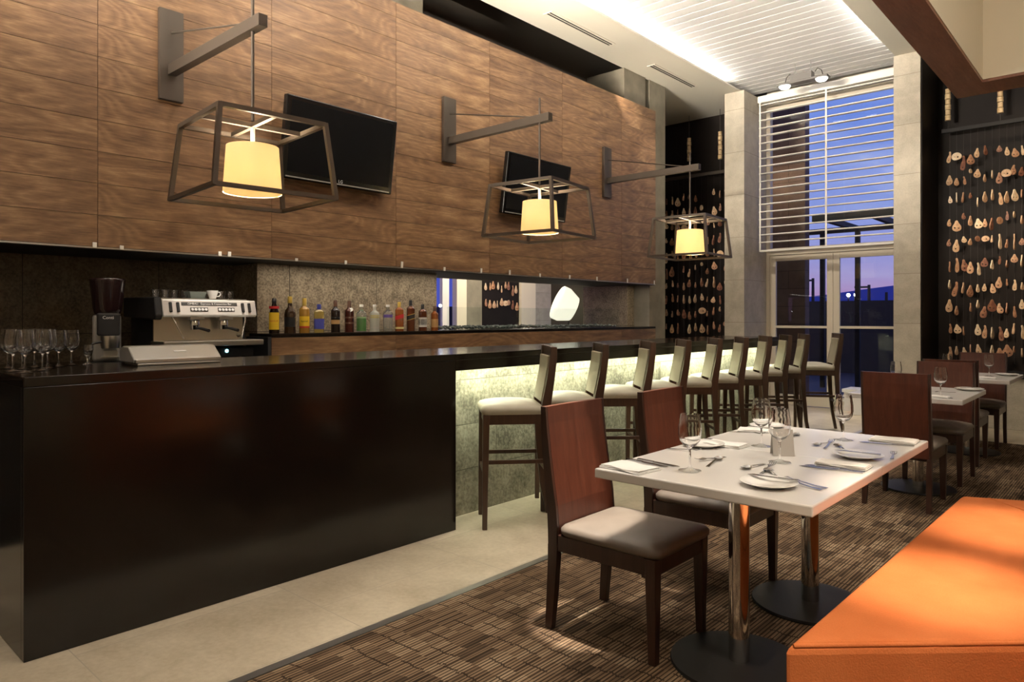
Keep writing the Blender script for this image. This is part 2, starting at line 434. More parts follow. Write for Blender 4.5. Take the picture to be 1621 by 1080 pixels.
M['floor'] = tiles_mat('travertine_floor', (0.38, 0.315, 0.22), (0.63, 0.555, 0.425), 0.62, 0.9, 'XY', 2.6, 0.38, (0.36, 0.31, 0.24), 0.0022, 0.08, 40, 0.14)
M['carpet'] = carpet_mat()
M['white'] = plain('white_paint', (0.78, 0.77, 0.74), 0.6)
M['soffit'] = plain('warm_white_plaster', (0.80, 0.77, 0.67), 0.8)
M['cream'] = plain('cream_panel', (0.80, 0.72, 0.56), 0.45)
M['shaded_void'] = plain('shaded_grey_plaster', (0.10, 0.085, 0.068), 0.9)  # darkened plaster: shade of recesses and gaps is put into the colour
M['black_panel'] = mottled('black_satin_panel', (0.012, 0.0092, 0.008), (0.017, 0.0132, 0.0115), 3, 0.5)
M['black_panel'].node_tree.nodes['Principled BSDF'].inputs['Specular IOR Level'].default_value = 0.12
M['beam_wood'] = woodgrain('red_wood_veneer', (0.17, 0.065, 0.036), (0.25, 0.105, 0.062), (0.33, 0.155, 0.095), (6, 0.8, 6), 0.45)
M['mahogany'] = woodgrain('mahogany_veneer', (0.052, 0.0125, 0.006), (0.078, 0.020, 0.0095), (0.105, 0.031, 0.0155), (9, 9, 0.8), 0.42, 0.04)
M['dark_wood'] = woodgrain('dark_stained_wood', (0.022, 0.009, 0.006), (0.036, 0.014, 0.009), (0.05, 0.021, 0.013), (9, 9, 0.8), 0.33, 0.2)
M['stool_wood'] = woodgrain('brown_stained_wood', (0.035, 0.017, 0.009), (0.052, 0.026, 0.014), (0.07, 0.036, 0.02), (9, 9, 0.8), 0.35, 0.15)
M['brown_leather'] = mottled('brown_leather', (0.135, 0.112, 0.092), (0.16, 0.132, 0.108), 12, 0.42, 0.05, bscale=300)
M['cream_leather'] = mottled('cream_leather', (0.34, 0.31, 0.235), (0.39, 0.355, 0.27), 8, 0.45, 0.04, bscale=300)
M['orange'] = fabric_mat('orange_fabric', (0.58, 0.165, 0.05), (0.67, 0.21, 0.068))
M['bronze'] = plain('bronze_paint', (0.075, 0.06, 0.047), 0.42, 0.5)
M['frame_metal'] = plain('lantern_frame_bronze', (0.085, 0.064, 0.047), 0.45, 0.1)
M['chrome'] = plain('chrome', (0.72, 0.72, 0.72), 0.06, 1.0)
M['steel'] = plain('brushed_steel', (0.55, 0.54, 0.52), 0.28, 1.0)
M['cutlery'] = plain('polished_steel', (0.5, 0.5, 0.51), 0.16, 1.0)
M['base_black'] = plain('black_powder_coat', (0.016, 0.0145, 0.014), 0.5, 0, 0.25)
M['top_white'] = plain('white_laminate', (0.72, 0.70, 0.675), 0.22)
M['china'] = plain('white_china', (0.86, 0.85, 0.82), 0.12)
M['napkin'] = plain('white_linen', (0.88, 0.86, 0.83), 0.9)
M['glass'] = glass_mat('clear_glass')
M['pane'] = pane_mat('window_glass')
M['foot_glass'] = pane_mat('thin_foot_glass', (0.95, 0.96, 0.96), 1.6)
M['guard'] = pane_mat('clear_screen_glass', (0.93, 0.96, 0.95))
M['black_plastic'] = plain('gloss_black_plastic', (0.006, 0.006, 0.006), 0.18)
M['screen'] = plain('dark_screen', (0.004, 0.004, 0.0045), 0.4, 0, 0.12)
M['matte_black'] = plain('matte_black', (0.008, 0.007, 0.007), 0.7)
M['grey_metal'] = plain('grey_enamel', (0.33, 0.32, 0.30), 0.35, 0.3)
M['fixture'] = plain('fixture_grey', (0.16, 0.15, 0.14), 0.4, 0.3)
M['slat_white'] = plain('slat_white', (0.80, 0.80, 0.79), 0.55)
M['blind'] = plain('blind_white', (0.80, 0.77, 0.71), 0.5)
M['alu'] = plain('cream_aluminium', (0.60, 0.54, 0.43), 0.45)
M['pebble'] = mottled('grey_pebble', (0.03, 0.035, 0.03), (0.12, 0.13, 0.12), 40, 0.6)
M['cord'] = plain('dark_wire', (0.06, 0.055, 0.05), 0.6, 0.3)
M['paper'] = plain('white_tab', (0.85, 0.83, 0.78), 0.7)
M['silver_text'] = plain('silver_print', (0.8, 0.8, 0.8), 0.4)
M['grey_strip'] = plain('grey_name_strip', (0.06, 0.06, 0.06), 0.35)
M['led'] = glow('blue_indicator', (0.35, 0.9, 1.0), 6)
M['lens_glow'] = glow('lit_lens', (1.0, 0.97, 0.92), 9)
M['street_glow'] = glow('street_lamp_glow', (1.0, 0.93, 0.8), 40)
M['metal_trim'] = plain('brushed_trim', (0.42, 0.40, 0.37), 0.35, 0.9)

def shade_mat():
    t = NT('lit_fabric_shade'); t.t.nodes.remove(t.b)
    di = t.n('ShaderNodeBsdfDiffuse'); di.inputs[0].default_value = (0.85, 0.74, 0.5, 1)
    tl = t.n('ShaderNodeBsdfTranslucent'); tl.inputs[0].default_value = (1.0, 0.90, 0.66, 1)
    em = t.n('ShaderNodeEmission'); em.inputs[0].default_value = (1.0, 0.70, 0.33, 1); em.inputs[1].default_value = 0.22
    m1 = t.n('ShaderNodeMixShader'); m1.inputs[0].default_value = 0.26; t.l(di.outputs[0], m1.inputs[1]); t.l(tl.outputs[0], m1.inputs[2])
    ad = t.n('ShaderNodeAddShader'); t.l(m1.outputs[0], ad.inputs[0]); t.l(em.outputs[0], ad.inputs[1]); t.l(ad.outputs[0], t.out.inputs[0])
    return t.m
M['shade'] = shade_mat()

def bone_mat():
    t = NT('carved_bone'); oi = t.n('ShaderNodeObjectInfo'); v = t.coord()
    n = t.noise(v, 18, 3)
    f = t.math('ADD', t.math('MULTIPLY', oi.outputs['Random'], 0.75), t.math('MULTIPLY', t.math('SUBTRACT', n, 0.5), 0.9))
    t.col(t.ramp(f, [(0.0, (0.16, 0.06, 0.035)), (0.3, (0.42, 0.22, 0.12)), (0.6, (0.66, 0.46, 0.28)), (0.9, (0.80, 0.70, 0.52))])).set(Roughness=0.4)
    return t.m
M['bone'] = bone_mat()
M['bead'] = woodgrain('bone_bead', (0.40, 0.22, 0.09), (0.66, 0.48, 0.26), (0.80, 0.70, 0.48), (2, 2, 14), 0.4)

# ================================================================== setting
def slab(name, a, b, m, label=None, bevel=0):
    return struct(MB().box(a, b).build(name, m, bevel=bevel), label, None)

floor = slab('floor', (-7.0, -2.2, -0.06), (2.3, 10.95, 0), M['floor'], 'beige travertine tile floor along the bar')
carpet = struct(MB().box((-2.41, -2.0, 0.0005), (2.2, 8.9, 0.006)).build('floor_carpet', M['carpet']), 'brown striped carpet under the dining tables')
trim = slab('trim_1', (-2.455, -2.0, 0.0005), (-2.412, 8.9, 0.008), M['metal_trim'], 'thin metal strip between tile floor and carpet')

# walnut clad wall: boards with open joints, one mesh with uv per board
def walnut_boards(name, ycols, rows, xf, th, mats, seed):
    rng = random.Random(seed); vs, fs, uvs = [], [], []
    for ci in range(len(ycols) - 1):
        y0, y1 = ycols[ci] + 0.0016, ycols[ci + 1] - 0.0016; off = rng.uniform(0, 20)
        for ri, (z0, z1) in enumerate(rows):
            jit = rng.uniform(-0.10, 0.10); joff = rng.uniform(-0.015, 0.015)
            if rng.random() < 0.18: jit += rng.uniform(0.6, 2.0)
            a, b = z0 + 0.0015, z1 - 0.0015; n = len(vs)
            vs += [(xf, y0, a), (xf, y1, a), (xf, y1, b), (xf, y0, b), (xf - th, y0, a), (xf - th, y1, a), (xf - th, y1, b), (xf - th, y0, b)]
            q = [(0, 1, 2, 3), (5, 4, 7, 6), (4, 5, 1, 0), (3, 2, 6, 7), (4, 0, 3, 7), (1, 5, 6, 2)]
            for f in q:
                fs.append([n + i for i in f])
                for i in f:
                    p = vs[n + i]; uvs.append((p[1] - y0 + off + jit, p[2] - z0 + joff + ci * 3.1))
    me = bpy.data.meshes.new(name); me.from_pydata(vs, [], fs); ul = me.uv_layers.new(name='UVMap')
    for i, u in enumerate(uvs): ul.data[i].uv = u
    me.materials.append(M['walnut'])
    o = bpy.data.objects.new(name, me); COL.objects.link(o); return o

YC = [-2.05, -0.838, 0.372, 1.582, 2.791, 4.001, 5.212, 6.421, 7.658, 8.50]
rows = [(1.772 + 0.2037 * k, 1.772 + 0.2037 * (k + 1)) for k in range(11)] + [(1.772 + 0.2037 * 11, 4.145)]
wall_cl = struct(walnut_boards('wall_left', YC, rows, -5.0, 0.03, None, 3), 'walnut boarded wall hanging over the bar', None)
back_bd = struct(MB().box((-5.10, -2.05, 1.776), (-5.031, 8.495, 4.14)).build('panel_backing', M['seam'], wall_cl))
slab('trim_2', (-5.75, -2.05, 1.756), (-5.003, 8.497, 1.771), M['matte_black'], 'black underside of walnut wall')
slab('trim_3', (-5.003, -2.05, 1.760), (-4.996, 8.497, 1.770), M['metal_trim'], 'thin bright edge under the walnut boards')

# masonry behind
slab('wall_back_bar', (-5.90, -2.2, 0), (-5.75, 2.86, 5.2), M['pier_shaded'], 'stone wall behind coffee counter, niche shade in its colour')
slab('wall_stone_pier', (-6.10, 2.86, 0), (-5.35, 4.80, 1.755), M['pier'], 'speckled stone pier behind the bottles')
slab('wall_stone_jamb', (-6.107, 8.336, 0), (-5.35, 8.87, 1.755), M['pier'], 'stone jamb right of see-through fireplace')
slab('wall_upper', (-6.10, 2.86, 1.772), (-5.70, 8.90, 5.2), M['shaded_void'], 'recessed wall above the walnut boards, shade in its colour')
slab('wall_fireplace_base', (-6.10, 4.80, 0), (-5.35, 8.336, 1.19), M['black_stone'], 'dark stone base under see-through fireplace')
slab('column_1', (-5.70, 7.871, 1.9), (-5.10, 8.40, 4.60), M['concrete'], 'concrete pier rising above walnut wall')
slab('column_2', (-5.70, 8.505, 0), (-5.10, 8.935, 4.60), M['concrete'], 'tall concrete pillar at end of walnut wall')
slab('column_3', (-5.70, 3.85, 3.8), (-5.10, 4.40, 4.60), M['concrete'], 'concrete pier at top edge over walnut wall')
slab('column_4', (-4.61, 9.80, 0), (-4.311, 10.75, 4.60), M['travertine'], 'travertine column left of the glass doors')
slab('column_5', (-2.36, 9.80, 0), (-2.062, 10.95, 4.60), M['travertine'], 'travertine column right of the glass doors')
slab('trim_8', (-2.0615, 9.825, 0), (-2.05, 10.75, 4.599), M['black_panel'], 'black panel lining the side of right column')
slab('wall_niche_left', (-7.2, 10.75, 0), (-4.61, 10.95, 5.2), M['black_panel'], 'black panel behind left bone hanging')
slab('wall_niche_side', (-7.2, 8.95, 0), (-7.0, 10.75, 5.2), M['shaded_void'])
slab('wall_niche_return', (-7.0, 8.90, 0), (-5.7, 8.95, 5.2), M['shaded_void'])
slab('wall_niche_right', (-2.062, 10.75, 0), (2.3, 10.95, 5.2), M['black_panel'], 'black panel behind right bone hanging')
slab('wall_plinth', (-2.05, 10.02, 0), (2.2, 10.40, 0.60), M['travertine'], 'low travertine plinth below right bone hanging')
slab('trim_4', (-2.05, 9.99, 0.60), (2.2, 10.42, 0.665), M['matte_black'], 'black ledge capping low travertine plinth')
slab('wall_right', (2.2, -2.2, 0), (2.3, 10.95, 5.2), M['cream'])
slab('wall_near', (-5.9, -2.3, 0), (2.3, -2.2, 5.2), M['cream'])
# ceilings
slab('ceiling', (-5.12, -2.2, 4.60), (-4.38, 10.95, 4.622), M['soffit'], 'white plaster ceiling strip above the walnut wall')
slab('ceiling_niche', (-7.2, 8.95, 4.60), (-5.12, 10.95, 4.72), M['soffit'])
slab('ceiling_right', (-2.34, -2.2, 4.60), (2.3, 10.95, 4.622), M['soffit'], 'white plaster ceiling strip beside wooden beam')
slab('ceiling_upper', (-7.2, -2.3, 5.1), (2.3, 10.95, 5.2), M['shaded_void'])
sl = MB()
y = -1.9
while y < 10.45:
    sl.box((-4.60, y, 4.705), (-2.12, y + 0.142, 4.725)); y += 0.165
struct(sl.build('ceiling_slats', M['slat_white']), 'brightly lit white slatted ceiling')
slab('ceiling_slat_backing', (-4.70, -2.2, 4.76), (-2.02, 10.9, 4.80), M['shaded_void'])  # dark sheet whose colour stands for the shade between the slats
slab('trim_5', (-4.70, -2.2, 4.623), (-4.66, 10.9, 4.76), M['soffit'])
slab('trim_6', (-2.06, -2.2, 4.623), (-2.02, 10.9, 4.76), M['soffit'])
# dropped ring of the bulkhead over the banquette
bk = MB()
XL, XI, YE, YI, ZB, ZT = -1.08, -0.87, 6.32, 6.0, 3.0, 4.59
bk.box((XL, -1.8, ZB), (XI, YE, ZB + 0.02)); bk.box((XI, YI, ZB), (1.6, YE, ZB + 0.02))
bo = struct(bk.build('beam_bulkhead', M['beam_wood']), 'red wood underside of dropped bulkhead')
bk = MB().box((XL + 0.08, -1.8, ZB + 0.02), (XL + 0.10, YE - 0.03, ZT)); bk.box((XL + 0.08, YE - 0.03, ZB + 0.02), (1.6, YE, ZT)); bk.box((XL, -1.8, ZB + 0.02), (XL + 0.012, YE, ZB + 0.07))  # last box is an added lip hiding the fill strip from the window
bk.build('bulkhead_side', M['beam_wood'], bo)
bk = MB().box((XI - 0.02, -1.8, ZB + 0.02), (XI + 0.003, YI, ZT)); bk.box((XI, YI - 0.003, ZB + 0.02), (1.6, YI + 0.02, ZT))
bk.build('bulkhead_liner', M['cream'], bo)

# window wall: transom, two glass doors, tall window with blind
WX0, WX1, WY = -4.311, -2.36, 10.60
fr = MB()
fr.box((WX0, WY, 2.255), (WX1, WY + 0.10, 2.36)); fr.box((WX0, WY, 4.46), (WX1, WY + 0.10, 4.60))
fr.box((WX0, WY, 2.36), (WX0 + 0.06, WY + 0.10, 4.46)); fr.box((WX1 - 0.06, WY, 2.36), (WX1, WY + 0.10, 4.46))
win = struct(fr.build('window_1', M['alu'], bevel=0.004), 'tall dusk window behind horizontal blind')
MB().box((WX0 + 0.06, WY + 0.045, 2.36), (WX1 - 0.06, WY + 0.051, 4.46)).build('window_pane', M['pane'], win)
slab('wall_window_head', (WX0, WY + 0.02, 4.60), (WX1, WY + 0.3, 5.2), M['soffit'])
slab('trim_7', (WX0, WY, 0), (WX0 + 0.05, WY + 0.10, 2.255), M['alu'])
for i, (xa, xb) in enumerate(((WX0 + 0.05, -3.347), (-3.343, WX1 - 0.005))):
    d = MB(); st = 0.085
    d.box((xa, WY + 0.02, 0.01), (xa + st, WY + 0.07, 2.25)); d.box((xb - st, WY + 0.02, 0.01), (xb, WY + 0.07, 2.25))
    d.box((xa + st, WY + 0.02, 2.165), (xb - st, WY + 0.07, 2.25)); d.box((xa + st, WY + 0.02, 0.01), (xb - st, WY + 0.07, 0.16))
    d.box((xa + st, WY + 0.02, 1.155), (xb - st, WY + 0.07, 1.19))
    dr = struct(d.build('door_%d' % (i + 1), M['alu'], bevel=0.003), ('left' if i == 0 else 'right') + ' glazed door leaf to the terrace')
    g = MB().box((xa + st, WY + 0.042, 0.16), (xb - st, WY + 0.048, 1.155)); g.box((xa + st, WY + 0.042, 1.19), (xb - st, WY + 0.048, 2.165))
    g.build('door_pane', M['pane'], dr)
    if i == 1:
        h = MB().tube([(xa + 0.045, WY + 0.02, 0.93), (xa + 0.045, WY - 0.03, 0.93), (xa + 0.16, WY - 0.035, 0.93)], 0.009, 8)
        h.lathe([(0.02, 0), (0.02, 0.012)], 12, (0, 0, 0))
        h.v[-24:] = [(xa + 0.045 + p[0], WY + 0.02 - p[2], 0.93 + p[1]) for p in h.v[-24:]]
        h.build('door_handle', M['base_black'], dr, smooth=True)

# horizontal blind
bl = thing('window_blind', 'wide white horizontal blind lowered over the tall window', 'blind', (0, 10.30, 0))
MB().box((-4.30, -0.06, 4.50), (-2.362, 0.06, 4.60)).build('headrail', M['blind'], bl, bevel=0.004)
MB().box((-4.28, -0.045, 2.285), (-2.365, 0.045, 2.315)).build('bottom_rail', M['blind'], bl, bevel=0.006)
for k in range(19):
    zc = 2.315 + 0.1135 * (k + 1)
    ring = [(-0.034, 0.006), (-0.028, 0.009), (0.028, 0.009), (0.034, 0.006), (0.034, -0.004), (0.028, -0.007), (-0.028, -0.007), (-0.034, -0.004)]
    MB().loft([[(x_, a, zc + b) for a, b in ring] for x_ in (-4.29, -2.364)]).build('slat', M['blind'], bl)
for x_ in (-4.26, -3.32, -2.40):
    MB().box((x_ - 0.012, -0.060, 2.31), (x_ + 0.012, -0.056, 4.5)).build('ladder_tape', M['blind'], bl)

# slot air vents in the ceiling strip
for i, (y0, y1, lb) in enumerate(((5.89, 7.11, 'long slot air vent in ceiling nearer the camera'), (8.02, 9.19, 'long slot air vent in ceiling nearer the window'))):
    v = thing('ceiling_vent', lb, 'air vent', (-4.785, (y0 + y1) / 2, 4.6), 0, 'slot vents in the ceiling strip')
    L = (y1 - y0) / 2
    f = MB()
    for xa, xb in ((-0.06, -0.032), (-0.005, 0.005), (0.032, 0.06)): f.box((xa, -L, -0.008), (xb, L, -0.0005))
    f.box((-0.032, -L, -0.008), (-0.005, -L + 0.012, -0.0005)); f.box((-0.032, L - 0.012, -0.008), (-0.005, L, -0.0005)); f.box((0.005, -L, -0.008), (0.032, -L + 0.012, -0.0005)); f.box((0.005, L - 0.012, -0.008), (0.032, L, -0.0005))
    f.build('vent_frame', M['soffit'], v)
    sl_v = MB().box((-0.0315, -L + 0.0125, -0.003), (-0.0055, L - 0.0125, -0.0008)); sl_v.box((0.0055, -L + 0.0125, -0.003), (0.0315, L - 0.0125, -0.0008)); sl_v.build('vent_slot', M['matte_black'], v)

# twin ceiling spotlight fixture at the window end
tf = thing('ceiling_spotlight', 'grey twin-lens spotlight fixture under slatted ceiling', 'spotlight', (-3.38, 9.52, 4.43), 0.0)
MB().box((-0.33, -0.07, 0.0), (0.33, 0.07, 0.03)).build('lamp_tray', M['fixture'], tf, bevel=0.006)
MB().box((-0.16, -0.06, 0.0305), (0.13, 0.06, 0.12)).build('gear_box', M['fixture'], tf, bevel=0.006)
for sx in (-0.24, 0.24):
    MB().lathe([(0.0, -0.03), (0.055, -0.03), (0.07, -0.012), (0.075, -0.0005)], 20, (sx, 0, 0)).build('lens', M['lens_glow'], tf, smooth=True)
    MB().tube([(sx * 0.6, 0.03, 0.12), (sx * 0.75, 0.03, 0.16), (sx * 0.95, 0.03, 0.12), (sx * 1.05, 0.03, 0.03)], 0.005, 6).build('cable', M['base_black'], tf, smooth=True)
for sx in (-0.1, 0.1):
    MB().tube([(sx, 0, 0.12), (sx, 0, 0.274)], 0.004, 6).build('hanger_rod', M['grey_metal'], tf)

# white tabs along the lower edge of the walnut boards
tabs = [1.56, 1.72, 2.38, 2.45, 3.0, 3.46, 4.06, 4.58, 5.08, 5.51, 6.01, 6.55, 7.1, 7.78, 8.45]
for i, y_ in enumerate(tabs):
    hgt = (0.035, 0.026, 0.033, 0.036, 0.022, 0.032, 0.058, 0.035, 0.050, 0.054, 0.04, 0.045, 0.05, 0.055, 0.055)[i]
    o = MB().box((0, -0.012, 0), (0.008, 0.012, hgt)).build('wall_tab', M['paper'], bevel=0.002, loc=(-4.9955, y_, 1.7625))
    o.rotation_euler = (random.uniform(-0.06, 0.06), 0, 0)
    tag(o, 'small white tab on lower edge of the walnut wall', 'tab', 'white tabs along the walnut wall edge')

# ================================================================== bar
bar = thing('bar_counter', 'long black polished bar counter with backlit stone front', 'bar counter', (0, 0, 0))
MB().box((-3.88, 0.75, 1.05), (-3.178, 3.012, 1.09)).box((-3.88, 3.012, 1.05), (-3.178, 8.22, 1.09)).build('worktop', M['black_stone'], bar, bevel=0.003)
MB().box((-3.215, 0.75, 0.0), (-3.178, 3.012, 1.05)).build('front_panel', M['black_stone'], bar, bevel=0.002)
MB().box((-3.85, 0.75, 0.0), (-3.215, 0.79, 1.05)).build('end_panel', M['black_stone'], bar, bevel=0.002)
MB().box((-3.39, 2.98, 0.0), (-3.215, 3.012, 1.05)).build('return_panel', M['black_stone'], bar, bevel=0.002)
MB().box((-3.225, 3.012, 0.985), (-3.178, 8.22, 1.05)).build('fascia', M['black_stone'], bar, bevel=0.002)
MB().box((-3.47, 3.012, 0.0), (-3.39, 8.19, 1.05)).build('stone_front', M['slate'], bar)
MB().box((-3.85, 0.79, 0.12), (-3.80, 8.19, 1.05)).build('service_side', M['matte_black'], bar)
MB().box((-3.80, 8.14, 0.0), (-3.47, 8.19, 1.05)).build('far_end_panel', M['slate'], bar)
MB().box((-3.28, 3.03, 0.99), (-3.245, 8.18, 1.0)).build('light_strip', glow('led_diffuser', (0.95, 1.0, 0.72), 2.2), bar)

# ================================================================== bar stools
def soft_box(mb, x0, x1, y0, y1, z0, z1, dome, r=0.03, n=8):
    # cushion with rounded rim and crowned top
    def ring(inset, z, crown=0):
        pts = []
        xa, xb, ya, yb = x0 + inset, x1 - inset, y0 + inset, y1 - inset; rr = max(0.03, 0.05 - inset)
        for cx, cy, a0 in ((xb - rr, yb - rr, 0), (xa + rr, yb - rr, 90), (xa + rr, ya + rr, 180), (xb - rr, ya + rr, 270)):
            for k in range(5):
                a = math.radians(a0 + k * 22.5); pts.append((cx + rr * math.cos(a), cy + rr * math.sin(a), z))
        return pts
    h = z1 - z0
    mb.loft([ring(0.012, z0), ring(0.0, z0 + 0.25 * h), ring(0.0, z0 + 0.55 * h), ring(0.014, z0 + 0.82 * h), ring(0.045, z1), ring(0.10, z1 + dome * 0.6), ring(0.16, z1 + dome)])
    return mb

def make_stool():
    t = thing('bar_stool', '', 'bar stool', (0, 0, 0), 0, 'bar stools along the bar')
    soft_box(MB(), -0.185, 0.215, -0.20, 0.20, 0.712, 0.775, 0.022).build('seat', M['cream_leather'], t, smooth=True)
    a = MB(); a.box((-0.17, -0.188, 0.652), (0.17, -0.168, 0.712)); a.box((-0.17, 0.168, 0.652), (0.17, 0.188, 0.712)); a.box((0.168, -0.168, 0.652), (0.19, 0.168, 0.712)); a.box((-0.19, -0.168, 0.652), (-0.17, 0.168, 0.712))
    a.build('seat_frame', M['stool_wood'], t)
    for s in (-1, 1):
        MB().bar((0.192, s * 0.172, 0.0), (0.182, s * 0.172, 0.712), 0.03, 0.03, (0, 1, 0), 0.042, 0.042).build('leg', M['stool_wood'], t, bevel=0.003)
        # rear leg and back post are one curved piece
        prof = [(-0.262, 0.0), (-0.225, 0.2), (-0.202, 0.45), (-0.192, 0.66), (-0.196, 0.78), (-0.222, 0.93), (-0.240, 1.06), (-0.242, 1.132)]
        wd = [0.030, 0.034, 0.040, 0.048, 0.058, 0.050, 0.044, 0.040]
        rings = [[(x - w / 2, s * 0.17 - 0.02, z), (x + w / 2, s * 0.17 - 0.02, z), (x + w / 2, s * 0.17 + 0.02, z), (x - w / 2, s * 0.17 + 0.02, z)] for (x, z), w in zip(prof, wd)]
        MB().loft(rings).build('leg', M['stool_wood'], t, bevel=0.003)
        MB().box((-0.19, s * 0.172 - 0.01, 0.405), (0.18, s * 0.172 + 0.01, 0.43)).build('stretcher', M['stool_wood'], t, bevel=0.002)
    MB().box((0.178, -0.155, 0.335), (0.2, 0.155, 0.36)).build('stretcher', M['stool_wood'], t, bevel=0.002)
    MB().box((-0.218, -0.155, 0.335), (-0.2, 0.155, 0.36)).build('stretcher', M['stool_wood'], t, bevel=0.002)
    pr = [(-0.196, 0.80), (-0.222, 0.93), (-0.240, 1.06), (-0.242, 1.132)]
    MB().loft([[(x - 0.018, -0.15, z), (x + 0.012, -0.15, z), (x + 0.012, 0.15, z), (x - 0.018, 0.15, z)] for x, z in pr]).build('backrest', M['stool_wood'], t)
    pr = [(-0.183, 0.785), (-0.205, 0.90), (-0.222, 1.0), (-0.227, 1.075)]
    MB().loft([[(x, -0.145, z), (x + 0.02, -0.152, z), (x + 0.02, 0.152, z), (x, 0.145, z)] for x, z in pr]).build('back_pad', M['cream_leather'], t, bevel=0.006)
    return t

stool0 = make_stool()
sy = [3.39, 3.96, 4.58, 5.13, 5.69, 6.22, 6.76, 7.27, 7.78, 8.47]
order = ['nearest', 'second', 'third', 'fourth', 'fifth', 'sixth', 'seventh', 'third from the window', 'second from the window', 'last']
lab = ['cream and wood bar stool nearest the camera, beside the black bar panel', 'cream bar stool second along the bar from the black panel', 'cream bar stool third along the bar from the black panel',
       'cream bar stool fourth along the bar from the black panel', 'cream bar stool fifth along the bar from the black panel', 'cream bar stool fifth from the glass doors end', 'cream bar stool fourth from the glass doors end',
       'cream bar stool third from the glass doors end', 'cream bar stool second from the glass doors end', 'farthest bar stool in front of the glass doors, past the bar end']
for i, y_ in enumerate(sy):
    h = math.radians(180 + 48.6 - 2.0 * i); x_ = -3.05 + (0.006 * i) + (0.13 if i == 9 else 0)
    if i == 0:
        stool0.location = (x_, y_, 0.0005); stool0.rotation_euler = (0, 0, h); stool0['label'] = lab[0]
    else: dup(stool0, lab[i], (x_, y_, 0.0005), h)

# ================================================================== dining chairs
def make_chair():
    t = thing('dining_chair', '', 'chair', (0, 0, 0), 0, 'mahogany dining chairs')
    prof = [(-0.262, 0.36, 0.046), (-0.262, 0.44, 0.050), (-0.268, 0.52, 0.048), (-0.285, 0.64, 0.042), (-0.300, 0.76, 0.036), (-0.309, 0.86, 0.030), (-0.312, 0.932, 0.026)]
    rings = []
    for x, z, w in prof:
        rings.append([(x - w / 2, -0.199, z), (x + w / 2, -0.199, z), (x + w / 2 - 0.007, -0.1, z), (x + w / 2 - 0.009, 0, z), (x + w / 2 - 0.007, 0.1, z), (x + w / 2, 0.199, z), (x - w / 2, 0.199, z), (x - w / 2 - 0.007, 0.1, z), (x - w / 2 - 0.009, 0, z), (x - w / 2 - 0.007, -0.1, z)])
    MB().loft(rings).build('backrest', M['mahogany'], t)
    for s in (-1, 1):
        # dark rear post, one piece from the floor to the top of the back panel
        pp = [(-0.285, 0, 0.034, 0.030), (-0.272, 0.16, 0.042, 0.032), (-0.263, 0.30, 0.048, 0.032), (-0.262, 0.355, 0.05, 0.028)] + [(x, z + (0.001 if z > 0.93 else 0), w + 0.001, 0.0145) for x, z, w in prof]
        MB().loft([[(x - w / 2, s * (0.2145 - d), z), (x + w / 2, s * (0.2145 - d), z), (x + w / 2, s * 0.2145, z), (x - w / 2, s * 0.2145, z)] for x, z, w, d in pp]).build('leg', M['dark_wood'], t, bevel=0.0015)
        MB().bar((0.208, s * 0.19, 0), (0.205, s * 0.19, 0.40), 0.032, 0.032, (0, 1, 0), 0.048, 0.048).build('leg', M['dark_wood'], t, bevel=0.003)
    a = MB(); a.box((-0.236, -0.211, 0.335), (0.181, -0.189, 0.402)); a.box((-0.236, 0.189, 0.335), (0.181, 0.211, 0.402)); a.box((0.20, -0.166, 0.335), (0.222, 0.166, 0.402)); a.box((-0.234, -0.189, 0.335), (-0.214, 0.189, 0.402))
    a.build('seat_frame', M['dark_wood'], t, bevel=0.002)
    soft_box(MB(), -0.236, 0.25, -0.222, 0.222, 0.402, 0.455, 0.02).build('seat', M['brown_leather'], t, smooth=True)
    return t
chair0 = make_chair()
ch = [(-1.59, 2.525, 0, 'mahogany dining chair nearest the camera, its seat half in light'),
      (-1.59, 3.29, 0, 'mahogany dining chair second on the bar side of near table'),
      (-1.275, 5.64, PI / 2, 'dark mahogany chair seen from behind, at far end of near table'),
      (-1.26, 6.575, -PI / 2, 'mahogany chair facing the camera across the middle table'),
      (-1.30, 7.60, PI / 2, 'mahogany chair seen from behind between middle and far tables'),
      (-1.29, 8.62, -PI / 2, 'mahogany chair farthest away, facing camera across the far table')]
for i, (x_, y_, rz, lb) in enumerate(ch):
    if i == 0: chair0.location = (x_, y_, 0.0065); chair0.rotation_euler = (0, 0, rz); chair0['label'] = lb
    else: dup(chair0, lb, (x_, y_, 0.0065), rz)

# ================================================================== tables
def make_table(name, label, c, lx, ly):
    t = thing(name, label, 'table', (c[0], c[1], 0.0065), 0, 'white pedestal tables')
    MB().box((-lx / 2, -ly / 2, 0.708), (lx / 2, ly / 2, 0.7435)).build('tabletop', M['top_white'], t, bevel=0.005)
    MB().lathe([(0.0, 0.0), (0.252, 0.0), (0.255, 0.004), (0.252, 0.013), (0.05, 0.018), (0.0, 0.018)], 48).build('base_plate', M['base_black'], t, smooth=True)
    MB().lathe([(0.0385, 0.0185), (0.0385, 0.692)], 32).build('column', M['chrome'], t, smooth=True)
    MB().box((-0.2, -0.2, 0.6925), (0.2, 0.2, 0.7075)).build('top_bracket', M['base_black'], t)
    return t
make_table('dining_table', 'white pedestal dining table nearest the camera, set for two', (-1.145, 2.558), 0.80, 0.755)
make_table('dining_table', 'white pedestal dining table pushed against the far side of the nearest one', (-1.145, 3.317), 0.80, 0.755)
make_table('dining_table', 'white dining table behind the dark chair seen from behind', (-1.30, 6.105), 0.74, 0.95)
make_table('dining_table', 'farthest white dining table near the black bone-hung wall', (-1.28, 8.10), 0.76, 0.95)
TZ = 0.7505

